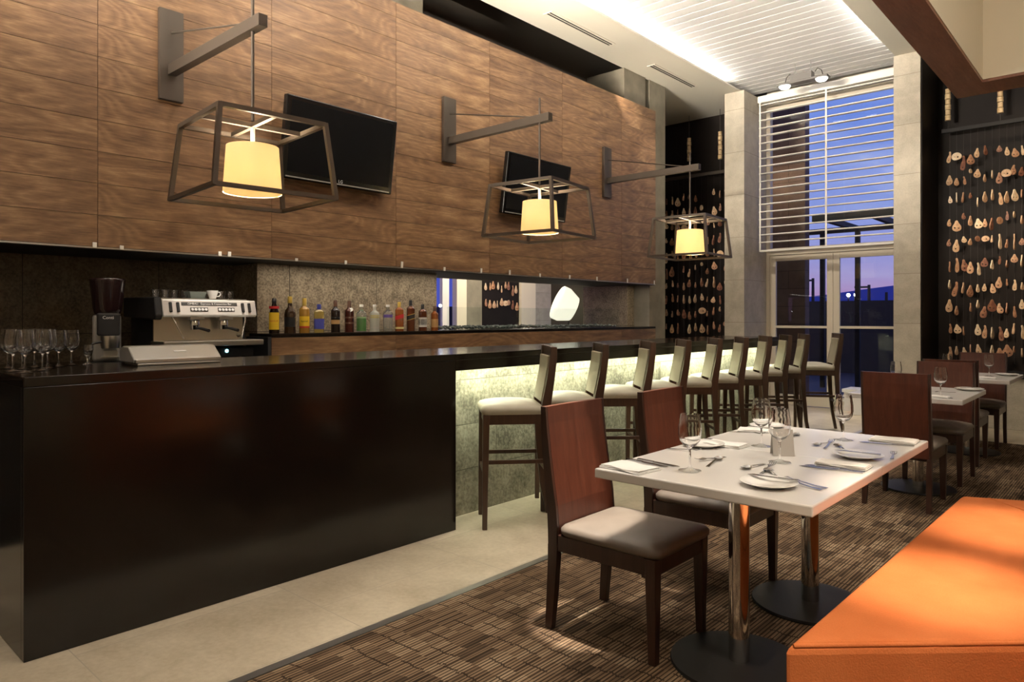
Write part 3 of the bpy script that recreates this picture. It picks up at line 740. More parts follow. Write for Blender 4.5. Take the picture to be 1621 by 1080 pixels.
# ---- tableware
def wine_glass_mb(H=0.21, R=0.042):
    o = [(0.0, 0.0), (0.041, 0.0), (0.042, 0.0015), (0.022, 0.005), (0.006, 0.013), (0.004, 0.03), (0.004, 0.075), (0.007, 0.086), (0.024, 0.096), (0.037, 0.113), (R, 0.138), (0.0412, 0.165), (0.0375, 0.190), (0.0345, 0.210)]
    i = [(0.0333, 0.2098), (0.0363, 0.190), (0.0399, 0.165), (R - 0.0013, 0.138), (0.0357, 0.114), (0.022, 0.0975), (0.0, 0.092)]
    k = H / 0.21
    m = MB().lathe([(a, b * k) for a, b in o + i], 28)
    for q, f in enumerate(m.f):
        if max(m.v[j][2] for j in f) < 0.0135: m.mi[q] = 1      # the thin foot disc
    return m
glass_src = None
def wine_glass(x_, y_, z_, label, group, scale=1.0):
    global glass_src
    if glass_src is None:
        glass_src = wine_glass_mb().build('wine_glass', [M['glass'], M['foot_glass']], smooth=True); o = glass_src
    else:
        o = glass_src.copy(); COL.objects.link(o)
    o.location = (x_, y_, z_); o.scale = (scale,) * 3
    return tag(o, label, 'wine glass', group)
for (x_, y_, lb) in ((-1.256, 2.381, 'wine glass closest to the near left napkin'), (-1.258, 3.038, 'wine glass behind the white card, on the bar side'), (-1.067, 2.754, 'wine glass standing in front of the small white card'),
                     (-1.037, 3.438, 'wine glass at far right of the joined near tables')):
    wine_glass(x_, y_, TZ, lb, 'wine glasses on the dining tables')
for (x_, y_, lb) in ((-1.093, 5.803, 'wine glass on the near right of the middle table'), (-1.50, 6.30, 'wine glass on the middle table behind the dark chair back'), (-1.121, 8.10, 'wine glass on the right of the farthest table'), (-1.44, 7.95, 'wine glass behind chair back on the left of farthest table')):
    wine_glass(x_, y_, TZ, lb, 'wine glasses on the dining tables')

def knife_mb(L=0.22):
    m = MB()
    m.prism([(0, -0.0055), (0.4 * L, -0.005), (0.4 * L, 0.005), (0, 0.0065)], 0, 0.005)
    m.prism([(0.4 * L, -0.008), (0.9 * L, -0.0095), (L, 0.004), (0.93 * L, 0.0075), (0.4 * L, 0.0065)], 0.0015, 0.0032)
    return m
def fork_mb(L=0.19):
    m = MB()
    ctr = [(0, 0.003, 0.006), (0.3, 0.003, 0.0045), (0.62, 0.007, 0.003), (0.72, 0.009, 0.009)]
    m.loft([[(a * L, -w, z), (a * L, w, z), (a * L, w, z + 0.0018), (a * L, -w, z + 0.0018)] for a, z, w in ctr])
    for k in range(4):
        y_ = -0.0095 + 0.00633 * k
        m.loft([[(a * L, y_ - 0.0014, z), (a * L, y_ + 0.0014, z), (a * L, y_ + 0.0014, z + 0.0016), (a * L, y_ - 0.0014, z + 0.0016)] for a, z in ((0.72, 0.009), (0.85, 0.006), (1.0, 0.012))])
    return m
def spoon_mb(L=0.17):
    m = MB()
    m.loft([[(a * L, -w, z), (a * L, w, z), (a * L, w, z + 0.0018), (a * L, -w, z + 0.0018)] for a, z, w in [(0, 0.001, 0.006), (0.3, 0.004, 0.0045), (0.7, 0.007, 0.003)]])
    rg = []
    for k in range(9):
        u = k / 8; xx = L * (0.68 + 0.32 * u); w = 0.017 * math.sin(PI * min(1, 0.06 + u * 0.9)) ** 0.6 + 0.001; z = 0.008 - 0.006 * math.sin(PI * u)
        rg.append([(xx, -w, z + 0.004), (xx, -w * 0.5, z + 0.0005), (xx, w * 0.5, z + 0.0005), (xx, w, z + 0.004), (xx, w * 0.5, z + 0.0022), (xx, -w * 0.5, z + 0.0022)])
    m.loft(rg); return m
CUT = {}
def cutlery(kind, p0, p1, label, z=None, tilt=0.0):
    d = Vector((p1[0] - p0[0], p1[1] - p0[1])); L = d.length; base = {'knife': 0.22, 'fork': 0.19, 'spoon': 0.17, 'butter_knife': 0.19}[kind]
    if kind not in CUT:
        mk = {'knife': knife_mb, 'fork': fork_mb, 'spoon': spoon_mb, 'butter_knife': knife_mb}[kind](base)
        o = mk.build(kind, M['cutlery'], smooth=True); CUT[kind] = o
    else:
        o = CUT[kind].copy(); COL.objects.link(o)
    o.location = (p0[0], p0[1], TZ + 0.0003 if z is None else z); o.rotation_euler = (0, -tilt, math.atan2(d.y, d.x))
    s = min(1.12, max(0.7, L / base)); o.scale = (s, 1.1, 1.0)
    return tag(o, label, kind.replace('_', ' '), kind.replace('_', ' ') + 's on the dining tables')
# near table, bench side
cutlery('butter_knife', (-0.865, 2.392), (-1.035, 2.385), 'butter knife lying across the near white side plate', TZ + 0.0185)
cutlery('fork', (-0.782, 2.426), (-0.935, 2.463), 'fork beside the near plate, handle towards orange bench, farther one')
cutlery('fork', (-0.789, 2.391), (-0.86, 2.415), 'short fork with its tines ending at the near plate')
CUT['x'] = None
cutlery('knife', (-0.765, 2.757), (-0.985, 2.735), 'knife in front of bench-side napkin on nearest table, outer one')
cutlery('knife', (-0.765, 2.785), (-0.975, 2.768), 'knife touching bench-side napkin on nearest table')
cutlery('spoon', (-1.093, 2.671), (-1.117, 2.52), 'small spoon left of the crossed forks on nearest table')
cutlery('fork', (-1.031, 2.49), (-1.066, 2.69), 'fork with tines up against foot of the middle wine glass')
cutlery('spoon', (-0.955, 2.461), (-1.045, 2.575), 'spoon crossing under the fork in front of middle wine glass')
# near table, chair side
cutlery('knife', (-1.545, 2.404), (-1.341, 2.371), 'knife lying along the near left napkin, closest to it')
cutlery('knife', (-1.510, 2.429), (-1.313, 2.406), 'second knife out from the near left napkin')
cutlery('fork', (-1.262, 2.69), (-1.312, 2.540), 'fork right of the near wine glass, tines to camera')
cutlery('spoon', (-1.235, 2.48), (-1.272, 2.66), 'spoon right of the near wine glass, bowl away from camera')
cutlery('fork', (-1.53, 2.70), (-1.39, 2.74), 'fork by table edge left of the chair-side plate')
# far half of the near pair
cutlery('butter_knife', (-0.785, 3.069), (-0.955, 3.055), 'butter knife lying across the right-hand far side plate', TZ + 0.0185)
cutlery('fork', (-0.752, 3.10), (-0.775, 3.22), 'fork whose handle lies by the orange bench edge of second table')
cutlery('knife', (-0.755, 3.476), (-0.97, 3.44), 'knife in front of the far right napkin')
cutlery('spoon', (-1.057, 3.33), (-1.088, 3.19), 'small spoon left of the crossed forks on second table')
cutlery('fork', (-1.027, 3.154), (-1.062, 3.36), 'fork with tines by foot of the far right wine glass')
cutlery('spoon', (-0.942, 3.158), (-1.015, 3.27), 'spoon crossing under the fork by the far right wine glass')
cutlery('knife', (-1.53, 3.047), (-1.325, 3.03), 'long knife along the chair-side napkin of second table')
cutlery('spoon', (-1.225, 3.28), (-1.252, 3.45), 'shiny spoon right of the white card')
cutlery('fork', (-1.53, 3.30), (-1.36, 3.33), 'fork near the far left napkin on the second table')
# distant tables
cutlery('knife', (-0.96, 6.52), (-1.07, 6.36), 'knife across the plate on the middle table', TZ + 0.0185)
cutlery('knife', (-0.95, 8.42), (-1.06, 8.26), 'knife across the plate on the farthest table', TZ + 0.0185)
cutlery('knife', (-1.00, 5.70), (-1.16, 5.72), 'knife beside the napkin on the middle table')
cutlery('fork', (-1.06, 6.15), (-1.20, 6.05), 'fork behind the wine glass on the middle table')
cutlery('knife', (-1.02, 7.78), (-1.2, 7.80), 'knife beside the napkin on the farthest table')

def plate_mb(R=0.095):
    return MB().lathe([(0.0, 0.0), (R * 0.55, 0.0), (R * 0.62, 0.004), (R * 0.98, 0.0145), (R, 0.0165), (R * 0.97, 0.0175), (R * 0.66, 0.0085), (R * 0.58, 0.006), (0.0, 0.006)], 40)
pl = None
for (x_, y_, s_, lb) in ((-0.946, 2.345, 1.0, 'white side plate on the nearest table at front edge'), (-0.868, 3.06, 1.02, 'white side plate on bench side of the second table'), (-1.448, 2.87, 0.95, 'white side plate behind the near wine glass, on chair side'),
                         (-1.44, 3.56, 0.95, 'white side plate at far left corner by bar stools'), (-1.02, 6.44, 1.05, 'white plate on the right of the middle table'), (-1.01, 8.34, 1.05, 'white plate on the right of the farthest table')):
    if pl is None: pl = plate_mb().build('side_plate', M['china'], smooth=True); o = pl
    else: o = pl.copy(); COL.objects.link(o)
    o.location = (x_, y_, TZ + 0.0003); o.scale = (s_, s_, 1); tag(o, lb, 'plate', 'white side plates')

def napkin(pts, label, seed):
    rng = random.Random(seed); m = MB(); p = [Vector((x_, y_, 0)) for x_, y_ in pts]; N = 8
    for layer in range(3):
        sh = layer * 0.004; vs = []
        for i in range(N + 1):
            for j in range(N + 1):
                u, v = i / N, j / N; q = p[0].lerp(p[1], u).lerp(p[3].lerp(p[2], u), v)
                c = (p[0] + p[1] + p[2] + p[3]) / 4; q = q + (c - q) * (0.02 * layer)
                vs.append((q.x, q.y, 0.0008 + layer * 0.0032 + 0.0012 * math.sin(5 * u + seed + layer) * math.sin(4 * v + seed) + 0.0012))
        vt = [(a, b, c_ + 0.0022) for a, b, c_ in vs]; n = (N + 1) ** 2; fs = []
        for i in range(N):
            for j in range(N):
                a = i * (N + 1) + j; b = a + 1; c_ = a + N + 2; d = a + N + 1; fs += [(a, b, c_, d), (n + d, n + c_, n + b, n + a)]
        edge = [i * (N + 1) for i in range(N + 1)] + [N * (N + 1) + j for j in range(1, N + 1)] + [i * (N + 1) + N for i in range(N - 1, -1, -1)] + [j for j in range(N - 1, 0, -1)]
        for k in range(len(edge)):
            a, b = edge[k], edge[(k + 1) % len(edge)]; fs.append((a, b, n + b, n + a))
        m.add(vs, fs and [f for f in fs]); m.v[-n:] = m.v[-n:]
        # top copies
        base = len(m.v) - n; m.v += vt
    o = m.build('napkin', M['napkin'], smooth=True, loc=(0, 0, TZ))
    return tag(o, label, 'napkin', 'folded white napkins')

def napkin2(c, lx, ly, rz, label, seed):
    m = MB(); rng = random.Random(seed); N = 10
    for layer in range(3):
        rings = []
        for i in range(N + 1):
            u = -0.5 + i / N; z = 0.0006 + layer * 0.0036 + 0.0014 * (1 + math.sin(7 * u + seed + layer * 1.3)); k = 1 - 0.03 * layer; e = 0.003 * math.sin(9 * u + seed * 2 + layer)
            rings.append([(u * lx * k, -ly / 2 * k + e, z), (u * lx * k, ly / 2 * k + e, z), (u * lx * k, ly / 2 * k + e + 0.0015, z + 0.0012), (u * lx * k, ly / 2 * k + e, z + 0.0026), (u * lx * k, -ly / 2 * k + e, z + 0.0026), (u * lx * k, -ly / 2 * k + e - 0.0015, z + 0.0012)])
        m.loft(rings)
    o = m.build('napkin', M['napkin'], smooth=True, loc=(c[0], c[1], TZ)); o.rotation_euler = (0, 0, rz)
    return tag(o, label, 'napkin', 'folded white napkins')
napkin2((-1.44, 2.262), 0.19, 0.125, -0.12, 'folded white napkin at the near left corner of nearest table', 1)
napkin2((-1.385, 2.955), 0.18, 0.11, 0.0, 'folded white napkin behind the near wine glass, on chair side', 2)
napkin2((-0.862, 2.85), 0.19, 0.085, 0.03, 'folded white napkin at the bench edge of the nearest table', 3)
napkin2((-0.858, 3.57), 0.19, 0.12, 0.05, 'folded white napkin at the far right corner before dark chair', 4)
napkin2((-1.455, 3.42), 0.15, 0.10, 0.3, 'folded white napkin at far left corner by bar stools', 5)
napkin2((-1.10, 5.73), 0.15, 0.10, 0.0, 'folded white napkin in front of glass on the middle table', 6)
napkin2((-1.10, 7.82), 0.15, 0.10, 0.0, 'folded white napkin in front of glass on the farthest table', 7)
napkin2((-1.59, 5.95), 0.10, 0.08, 0.0, 'folded white napkin at the left edge of the middle table', 8)
# small folded white card
cdm = MB().loft([[(-0.042, -0.028, 0), (0.042, -0.028, 0), (0.042, -0.0265, 0), (-0.042, -0.0265, 0)], [(-0.042, -0.001, 0.105), (0.042, -0.001, 0.105), (0.042, 0.001, 0.105), (-0.042, 0.001, 0.105)], [(-0.042, 0.0265, 0), (0.042, 0.0265, 0), (0.042, 0.028, 0), (-0.042, 0.028, 0)]], True)
o = cdm.build('table_card', plain('grey_card', (0.46, 0.43, 0.39), 0.6), loc=(-1.115, 2.905, TZ + 0.0003)); o.rotation_euler = (0, 0, math.radians(35))
tag(o, 'small blank white folded card standing mid table', 'card')

# ================================================================== banquette
bn = thing('banquette', 'orange fabric banquette bench beside the near tables', 'bench', (0, 0, 0.0065))
poly = [(-0.715, 1.875), (-0.045, 2.51), (-0.045, 4.30), (-0.675, 4.03)]
MB().prism(poly, 0.30, 0.4425).build('seat', M['orange'], bn, bevel=0.028, seg=4)
ins = [(-0.69, 1.93), (-0.06, 2.53), (-0.06, 4.27), (-0.655, 4.0)]
MB().prism(ins, 0.0, 0.30).build('base', M['orange'], bn, bevel=0.01)
MB().tube([(-0.700, 1.902, 0.434), (-0.05, 2.518, 0.434)], 0.006, 8).build('piping', M['orange'], bn, smooth=True)
MB().tube([(-0.56, 4.045, 0.441), (-0.40, 3.895, 0.443), (-0.06, 3.57, 0.443)], 0.005, 8).build('piping', M['orange'], bn, smooth=True)
MB().box((-0.045, 1.9, 0.0), (0.10, 4.3, 0.95)).build('backrest', M['orange'], bn, bevel=0.02)

# ================================================================== wall lanterns
def make_lantern(i, y_, rz, label):
    t = thing('wall_lantern', label, 'lantern', (-5.0, y_, 0), 0, 'bracket lanterns on the walnut wall')
    MB().box((0.0005, -0.08, 2.805), (0.035, 0.08, 3.425)).build('wall_plate', M['bronze'], t, bevel=0.002)
    MB().box((0.0355, -0.028, 2.975), (1.27, 0.028, 3.045)).build('bracket_arm', M['bronze'], t, bevel=0.002)
    MB().tube([(0.036, 0, 3.27), (1.05, 0, 3.048)], 0.006, 8).build('stay_rod', M['bronze'], t, smooth=True)
    top = 4.59 if i == 0 else 3.19
    MB().tube([(1.15, 0, 2.455), (1.15, 0, top)], 0.0095, 10).build('hanging_rod', M['bronze'], t, smooth=True)
    g = bpy.data.objects.new('lantern_frame', None); g.empty_display_size = 0.1
    a, b, zt, zb, w = 0.30, 0.345, 2.43, 2.005, 0.025
    R = Matrix.Rotation(rz, 3, 'Z'); c = Vector((1.15, 0, 0))
    P = lambda x_, yy, z_: c + R @ Vector((x_, yy, z_))
    f = MB()
    cs = [(1, 1), (-1, 1), (-1, -1), (1, -1)]
    for k in range(4):
        (p, q), (r_, s_) = cs[k], cs[(k + 1) % 4]
        f.bar(P(p * a, q * a, zt), P(r_ * a, s_ * a, zt), w, w); f.bar(P(p * b, q * b, zb), P(r_ * b, s_ * b, zb), w * 0.9, w * 0.9)
        f.bar(P(p * a, q * a, zt + 0.009), P(p * b, q * b, zb - 0.009), w, w, (R @ Vector((0, 1, 0))))
    f.bar(P(-a, 0, zt), P(a, 0, zt), w, w); f.bar(P(0, -a, zt), P(0, a, zt), w, w)
    f.build('lantern_frame', M['frame_metal'], t)
    s = MB(); n = 40; prof = [(0.163, 2.035), (0.145, 2.305)]
    s.lathe(prof + [(r_ - 0.002, z_) for r_, z_ in reversed(prof)], n, (1.15, 0, 0))
    s.f = [q for q in s.f if len(q) == 4]; s.mi = [0] * len(s.f)
    sh = s.build('lamp_shade', M['shade'], t, smooth=True)
    MB().lathe([(0.157, 2.039), (0.157, 2.041), (0.0, 2.041)], n, (1.15, 0, 0)).build('diffuser', M['shade'], sh)
    MB().tube([(1.15, 0, 2.24), (1.15, 0, 2.42)], 0.013, 10).build('lamp_stem', M['white'], t, smooth=True)
    MB().sphere((1.15, 0, 2.13), 0.03, 14, 8).build('bulb', glow('warm_bulb', (1.0, 0.75, 0.4), 20), t, smooth=True)
    point('lantern_bulb', (-3.85, y_, 2.18), 80, (1.0, 0.86, 0.66), 0.05)
    return t
make_lantern(0, 2.03, math.radians(-5), 'bronze cage wall lantern nearest the camera, glowing drum shade')
make_lantern(1, 4.63, math.radians(7), 'middle of three bronze cage wall lanterns, before the second television')
make_lantern(2, 7.30, math.radians(4), 'farthest bronze cage wall lantern, over far end of the bar')

# ================================================================== televisions
def make_tv(yc, label, first=False):
    t = thing('television', label, 'television', (-4.86, yc, 2.70), 0, 'televisions on the walnut wall'); t.rotation_euler = (0, math.radians(8), 0)
    W, H = 0.525, 0.315
    MB().box((-0.055, -W, -H), (0.0, W, H)).build('casing', M['black_plastic'], t, bevel=0.008)
    MB().box((0.0005, -W + 0.04, -H + 0.055), (0.002, W - 0.04, H - 0.035)).build('screen', M['screen'], t)
    MB().box((0.0005, -W + 0.03, -H + 0.012), (0.004, W - 0.03, -H + 0.022)).build('lower_trim', M['grey_metal'], t)
    MB().box((-0.125, -0.15, -0.12), (-0.056, 0.15, 0.12)).build('wall_mount', M['matte_black'], t)
    lettering('logo', 'LG', 0.035, M['silver_text'], t, (0.0015, 0.0, -H + 0.038), (PI / 2, 0, PI / 2))
    return t
make_tv(3.345, 'black flat television behind the near lantern')
make_tv(5.83, 'black flat television behind the middle lantern')

# ================================================================== back bar
cb = thing('back_counter', 'walnut fronted back counter carrying the row of bottles', 'counter', (0, 0, 0))
ycs = [2.79, 4.001, 5.212, 6.421, 7.658, 8.50]
fp = walnut_boards('front_panel', ycs, [(0.98, 1.16)], -5.0, 0.02, None, 8); fp.parent = cb
fp2 = walnut_boards('lower_panel', ycs, [(0.5, 0.96)], -5.0, 0.02, None, 9); fp2.parent = cb
MB().box((-5.345, 2.79, 1.165), (-5.0, 8.50, 1.19)).build('counter_top', M['black_stone'], cb, bevel=0.002)
MB().box((-5.34, 2.76, 0.0), (-5.0, 2.789, 1.165)).build('end_panel', M['matte_black'], cb)
MB().box((-5.34, 2.792, 0.0), (-5.03, 8.50, 1.16)).build('carcass', M['matte_black'], cb)
cc = thing('coffee_counter', 'low dark counter under the espresso machine and grinder', 'counter', (0, 0, 0))
MB().box((-5.745, -1.6, 0.96), (-4.80, 2.755, 1.0)).build('counter_top', M['black_stone'], cc, bevel=0.003)
MB().box((-5.74, -1.6, 0.0), (-4.85, 2.755, 0.96)).build('carcass', M['matte_black'], cc)

# bottles
def bottle(name, y_, H, R, body_m, cap_m, shape, label, cat='bottle', lab_spec=None, square=0, capL=0.035, x_=-5.12):
    t = thing(name, label, cat, (x_, y_, 1.1905), math.radians(-32), 'spirit bottles on the back counter')
    if shape == 'classic': prof = [(0, 0), (R, 0), (R, 0.58 * H), (R * 0.9, 0.66 * H), (0.38 * R, 0.78 * H), (0.34 * R, H - capL)]
    elif shape == 'cone': prof = [(0, 0), (R, 0), (R, 0.52 * H), (R * 0.85, 0.62 * H), (0.42 * R, 0.84 * H), (0.36 * R, H - capL)]
    elif shape == 'square': prof = [(0, 0), (R, 0), (R, 0.72 * H), (R * 0.85, 0.76 * H), (0.36 * R, 0.82 * H), (0.33 * R, H - capL)]
    elif shape == 'jug': prof = [(0, 0), (R * 1.05, 0), (R, 0.12 * H), (R * 1.05, 0.5 * H), (R * 0.9, 0.62 * H), (0.45 * R, 0.7 * H), (0.36 * R, H - capL)]
    else: prof = [(0, 0), (R, 0), (R, 0.66 * H), (R * 0.92, 0.70 * H), (0.5 * R, 0.76 * H), (0.34 * R, 0.80 * H), (0.34 * R, H - capL)]
    prof = prof + [(0, H - capL)]
    MB().lathe(prof, 24, sq=square).build('body', body_m, t, smooth=True)
    cr = 0.42 * R
    MB().lathe([(0, H - capL + 0.0005), (cr, H - capL + 0.0005), (cr, H - 0.004), (cr * 0.85, H), (0, H)], 16).build('cap', cap_m, t, smooth=True)
    for (z0, z1, m_, slant, txt, tm) in (lab_spec or []):
        n = 12; rad = R * (1.0 if not square else 1.0) + 0.0009; vs = []; span = 1.15; lb_ = MB()
        for k in range(n + 1):
            a = -span + 2 * span * k / n; q = 1.0
            if square: q = 1.0 / (abs(math.cos(a)) ** square + abs(math.sin(a)) ** square) ** (1 / square)
            for rr in (rad, rad + 0.0008):
                vs += [(rr * q * math.cos(a), rr * q * math.sin(a), z0 + slant * a), (rr * q * math.cos(a), rr * q * math.sin(a), z1 + slant * a)]
        fs = []
        for k in range(n):
            b = 4 * k; fs += [(b + 2, b + 6, b + 7, b + 3), (b, b + 1, b + 5, b + 4), (b + 1, b + 3, b + 7, b + 5), (b, b + 4, b + 6, b + 2)]
        lb_.add(vs, fs); lo = lb_.build('label', m_, t, smooth=False)
        if txt:
            lettering('lettering', txt, min(0.018, (z1 - z0) * 0.42), tm, lo, (rad + 0.0015, 0, (z0 + z1) / 2), (PI / 2, 0, PI / 2), wrap=rad)
    return t
BM = lambda n, c, tr=0.0, r_=0.08: plain(n, c, r_, 0, 0.5, Transmission_Weight=tr, IOR=1.4)
dk = BM('dark_brown_glass', (0.012, 0.006, 0.004)); amber = BM('amber_spirit', (0.30, 0.10, 0.015), 0.5); gold = BM('pale_gold_spirit', (0.48, 0.36, 0.10), 0.55); green = BM('green_spirit', (0.10, 0.42, 0.03), 0.45)
clear = BM('clear_spirit', (0.86, 0.9, 0.88), 0.92); whisky = BM('whisky', (0.34, 0.10, 0.02), 0.45); deep = BM('deep_whisky', (0.11, 0.03, 0.01), 0.3); frost = BM('frosted_bottle', (0.62, 0.62, 0.55), 0.5, 0.4)
yl = plain('yellow_label', (0.78, 0.50, 0.02), 0.5); rd = plain('red_label', (0.50, 0.02, 0.02), 0.5); bkl = plain('black_label', (0.01, 0.01, 0.01), 0.4); wh = plain('white_label', (0.75, 0.72, 0.66), 0.6); bl_ = plain('blue_label', (0.05, 0.06, 0.32), 0.5); og = plain('tan_label', (0.45, 0.26, 0.10), 0.5)
gd = plain('gold_foil', (0.62, 0.44, 0.10), 0.3, 0.6); pu = plain('purple_print', (0.13, 0.08, 0.30), 0.5); cy = plain('pale_yellow_label', (0.72, 0.62, 0.25), 0.5); gl_ = plain('lime_label', (0.30, 0.55, 0.2), 0.5); br_ = plain('brown_label', (0.10, 0.045, 0.025), 0.5)
bottle('liqueur_bottle', 2.88, 0.278, 0.040, dk, bkl, 'cone', 'dark bottle with tall yellow label at left end of row', lab_spec=[(0.03, 0.165, yl, 0, 'KAHLUA', rd), (0.195, 0.215, rd, 0, None, None)])
bottle('rum_bottle', 3.018, 0.295, 0.044, BM('dark_rum', (0.045, 0.022, 0.008), 0.25), gd, 'jug', 'squat dark amber bottle with pale neck, second from left', lab_spec=[(0.05, 0.13, bkl, 0, None, None)], capL=0.055)
bottle('tequila_bottle', 3.149, 0.283, 0.042, BM('golden_tequila', (0.55, 0.30, 0.05), 0.5), gd, 'round', 'gold bottle with square yellow and red label', lab_spec=[(0.055, 0.135, yl, 0, 'Especial', bkl), (0.042, 0.055, rd, 0, None, None)], capL=0.07)
bottle('spirit_bottle', 3.286, 0.236, 0.040, gold, bl_, 'square', 'short pale gold bottle with blue label and blue cap', lab_spec=[(0.03, 0.115, bl_, 0, None, None)], square=6, capL=0.045)
bottle('rum_bottle', 3.446, 0.272, 0.038, dk, br_, 'round', 'black bottle with tan band label, left of red-brown one', lab_spec=[(0.07, 0.105, og, 0, None, None), (0.118, 0.132, bkl, 0, 'Añejo', wh)], capL=0.055)
bottle('rum_bottle', 3.586, 0.270, 0.040, BM('red_brown_glass', (0.06, 0.012, 0.008), 0.2), br_, 'round', 'red-brown bottle with round white neck tag', lab_spec=[(0.118, 0.132, br_, 0, 'Añejo', wh), (0.07, 0.085, br_, 0, 'RUM', wh)], capL=0.055)
b7 = bottle('vodka_bottle', 3.712, 0.240, 0.043, clear, wh, 'round', 'bottle half full of bright green spirit', lab_spec=[(0.118, 0.128, gl_, 0, None, None)], capL=0.022)
bottle('vodka_bottle', 3.855, 0.240, 0.042, frost, wh, 'round', 'pale frosted bottle with yellow printed band', lab_spec=[(0.120, 0.130, cy, 0, None, None), (0.135, 0.145, cy, 0, None, None), (0.03, 0.042, wh, 0, None, None)], capL=0.022)
bottle('vodka_bottle', 4.003, 0.242, 0.043, clear, wh, 'round', 'clear bottle with purple printed band', lab_spec=[(0.125, 0.152, pu, 0, None, None)], capL=0.022)
bottle('whisky_bottle', 4.134, 0.268, 0.038, whisky, gd, 'square', 'amber square bottle with slanted red label', lab_spec=[(0.112, 0.148, rd, 0.012, None, None), (0.02, 0.038, cy, 0, None, None)], square=5, capL=0.06)
bottle('whisky_bottle', 4.269, 0.286, 0.037, deep, bkl, 'square', 'brown square bottle with slanted black label', lab_spec=[(0.11, 0.15, bkl, 0.012, None, None), (0.106, 0.11, gd, 0.012, None, None), (0.15, 0.154, gd, 0.012, None, None)], square=5, capL=0.055)
bottle('whiskey_bottle', 4.416, 0.250, 0.038, deep, bkl, 'square', 'dark bottle with black and white label, second from right', lab_spec=[(0.035, 0.125, wh, 0, None, None), (0.055, 0.11, bkl, 0, 'Old No 7', wh)], square=4, capL=0.05)
bottle('whiskey_bottle', 4.569, 0.236, 0.036, whisky, br_, 'round', 'brown bottle at right end of row, by fireplace glass', lab_spec=[(0.03, 0.11, og, 0, None, None)], capL=0.05)
MB().lathe([(0, 0.006), (0.0395, 0.006), (0.0395, 0.115), (0, 0.115)], 24).build('liquid', BM('green_liquid', (0.10, 0.45, 0.03), 0.2), b7, smooth=True)
for tg_y in (3.586,):
    n_ = MB().lathe([(0, 0), (0.019, 0), (0.019, 0.002), (0, 0.002)], 20).build('neck_tag', wh, bpy.data.objects['rum_bottle.002'] if 'rum_bottle.002' in bpy.data.objects else None)
    n_.location = (0.03, 0.012, 0.192); n_.rotation_euler = (0, math.radians(60), math.radians(-20))

# coffee grinder
gr = thing('coffee_grinder', 'tall coffee grinder with dark hopper on the coffee counter', 'grinder', (-5.02, 1.645, 1.0005), math.radians(-22))
MB().lathe([(0, 0), (0.095, 0), (0.095, 0.03), (0.0, 0.03)], 24, sq=6).build('base', M['matte_black'], gr, smooth=True)
MB().box((-0.085, -0.085, 0.0305), (0.02, 0.075, 0.335)).build('body', M['grey_metal'], gr, bevel=0.02, seg=3)
MB().box((0.0205, -0.055, 0.20), (0.085, 0.075, 0.345)).build('doser', M['matte_black'], gr, bevel=0.012)
MB().lathe([(0, 0.12), (0.05, 0.12), (0.055, 0.14), (0.055, 0.199), (0, 0.199)], 20, (0.07, 0.02, 0)).build('dosing_chamber', M['steel'], gr, smooth=True)
MB().tube([(0.11, -0.03, 0.16), (0.15, -0.06, 0.155), (0.16, -0.075, 0.15)], 0.007, 8).build('dosing_lever', M['base_black'], gr, smooth=True)
MB().box((0.021, -0.03, 0.06), (0.11, 0.07, 0.066)).box((0.021, -0.02, 0.0661), (0.03, 0.06, 0.10)).build('filter_rest', M['steel'], gr)
MB().lathe([(0.0, 0.3355), (0.07, 0.3355), (0.078, 0.35), (0.084, 0.37), (0.103, 0.55), (0.105, 0.562), (0.1, 0.568), (0, 0.568)], 28).build('hopper', plain('smoked_plastic', (0.022, 0.010, 0.010), 0.1), gr, smooth=True)
lettering('logo', 'Conti', 0.028, M['silver_text'], gr, (0.0862, 0.01, 0.315), (PI / 2, 0, PI / 2))

# espresso machine (its front faces the bar, along +x)
em = thing('espresso_machine', 'chrome two-group espresso machine with black sides', 'coffee machine', (-5.05, 2.28, 1.0005))
W = 0.345
MB().box((-0.45, -W + 0.02, 0.10), (-0.02, W - 0.01, 0.44)).build('body', M['matte_black'], em, bevel=0.015)
MB().box((-0.0195, -W + 0.01, 0.155), (-0.005, W - 0.04, 0.335)).build('splash_panel', plain('satin_steel', (0.52, 0.46, 0.36), 0.3, 0.85), em)
prof = [(0.0, 0.335), (0.115, 0.318), (0.135, 0.332), (0.105, 0.44), (0.0, 0.445)]
MB().loft([[(x_, yy, z_) for x_, z_ in prof] for yy in (-W + 0.02, W)]).build('control_panel', plain('polished_front', (0.84, 0.83, 0.80), 0.25, 0.3), em, bevel=0.006)  # whitened base colour stands in for the bright reflection on chrome
MB().loft([[(x_, yy, z_) for x_, z_ in [(-0.45, 0.32), (0.11, 0.30), (0.13, 0.33), (0.10, 0.455), (-0.45, 0.46)]] for yy in (-W - 0.03, -W + 0.0195)]).build('side_cheek', M['matte_black'], em, bevel=0.01)
MB().box((-0.4, -W + 0.02, 0.4405), (-0.001, W - 0.01, 0.452)).build('cup_rack', M['steel'], em)
def on_panel(u, v, d=0.001):   # point on the sloping chrome front: u along y, v 0..1 up
    return (0.135 - 0.030 * v + d, u, 0.334 + 0.104 * v)
tilt = math.atan2(0.030, 0.108)
def panel_obj(name, u, v, w, h, th, m_, par):
    o = MB().box((0, -w / 2, -h / 2), (th, w / 2, h / 2)).build(name, m_, par, bevel=min(h, w) * 0.2); o.location = on_panel(u, v); o.rotation_euler = (0, -tilt, 0); return o
st_ = panel_obj('name_strip', 0.0, 0.74, 0.40, 0.024, 0.002, M['grey_strip'], em)
lettering('lettering', 'CIMBALI   Espresso & Cappuccino Bar', 0.020, M['silver_text'], st_, (0.0024, 0, 0), (PI / 2, 0, PI / 2))
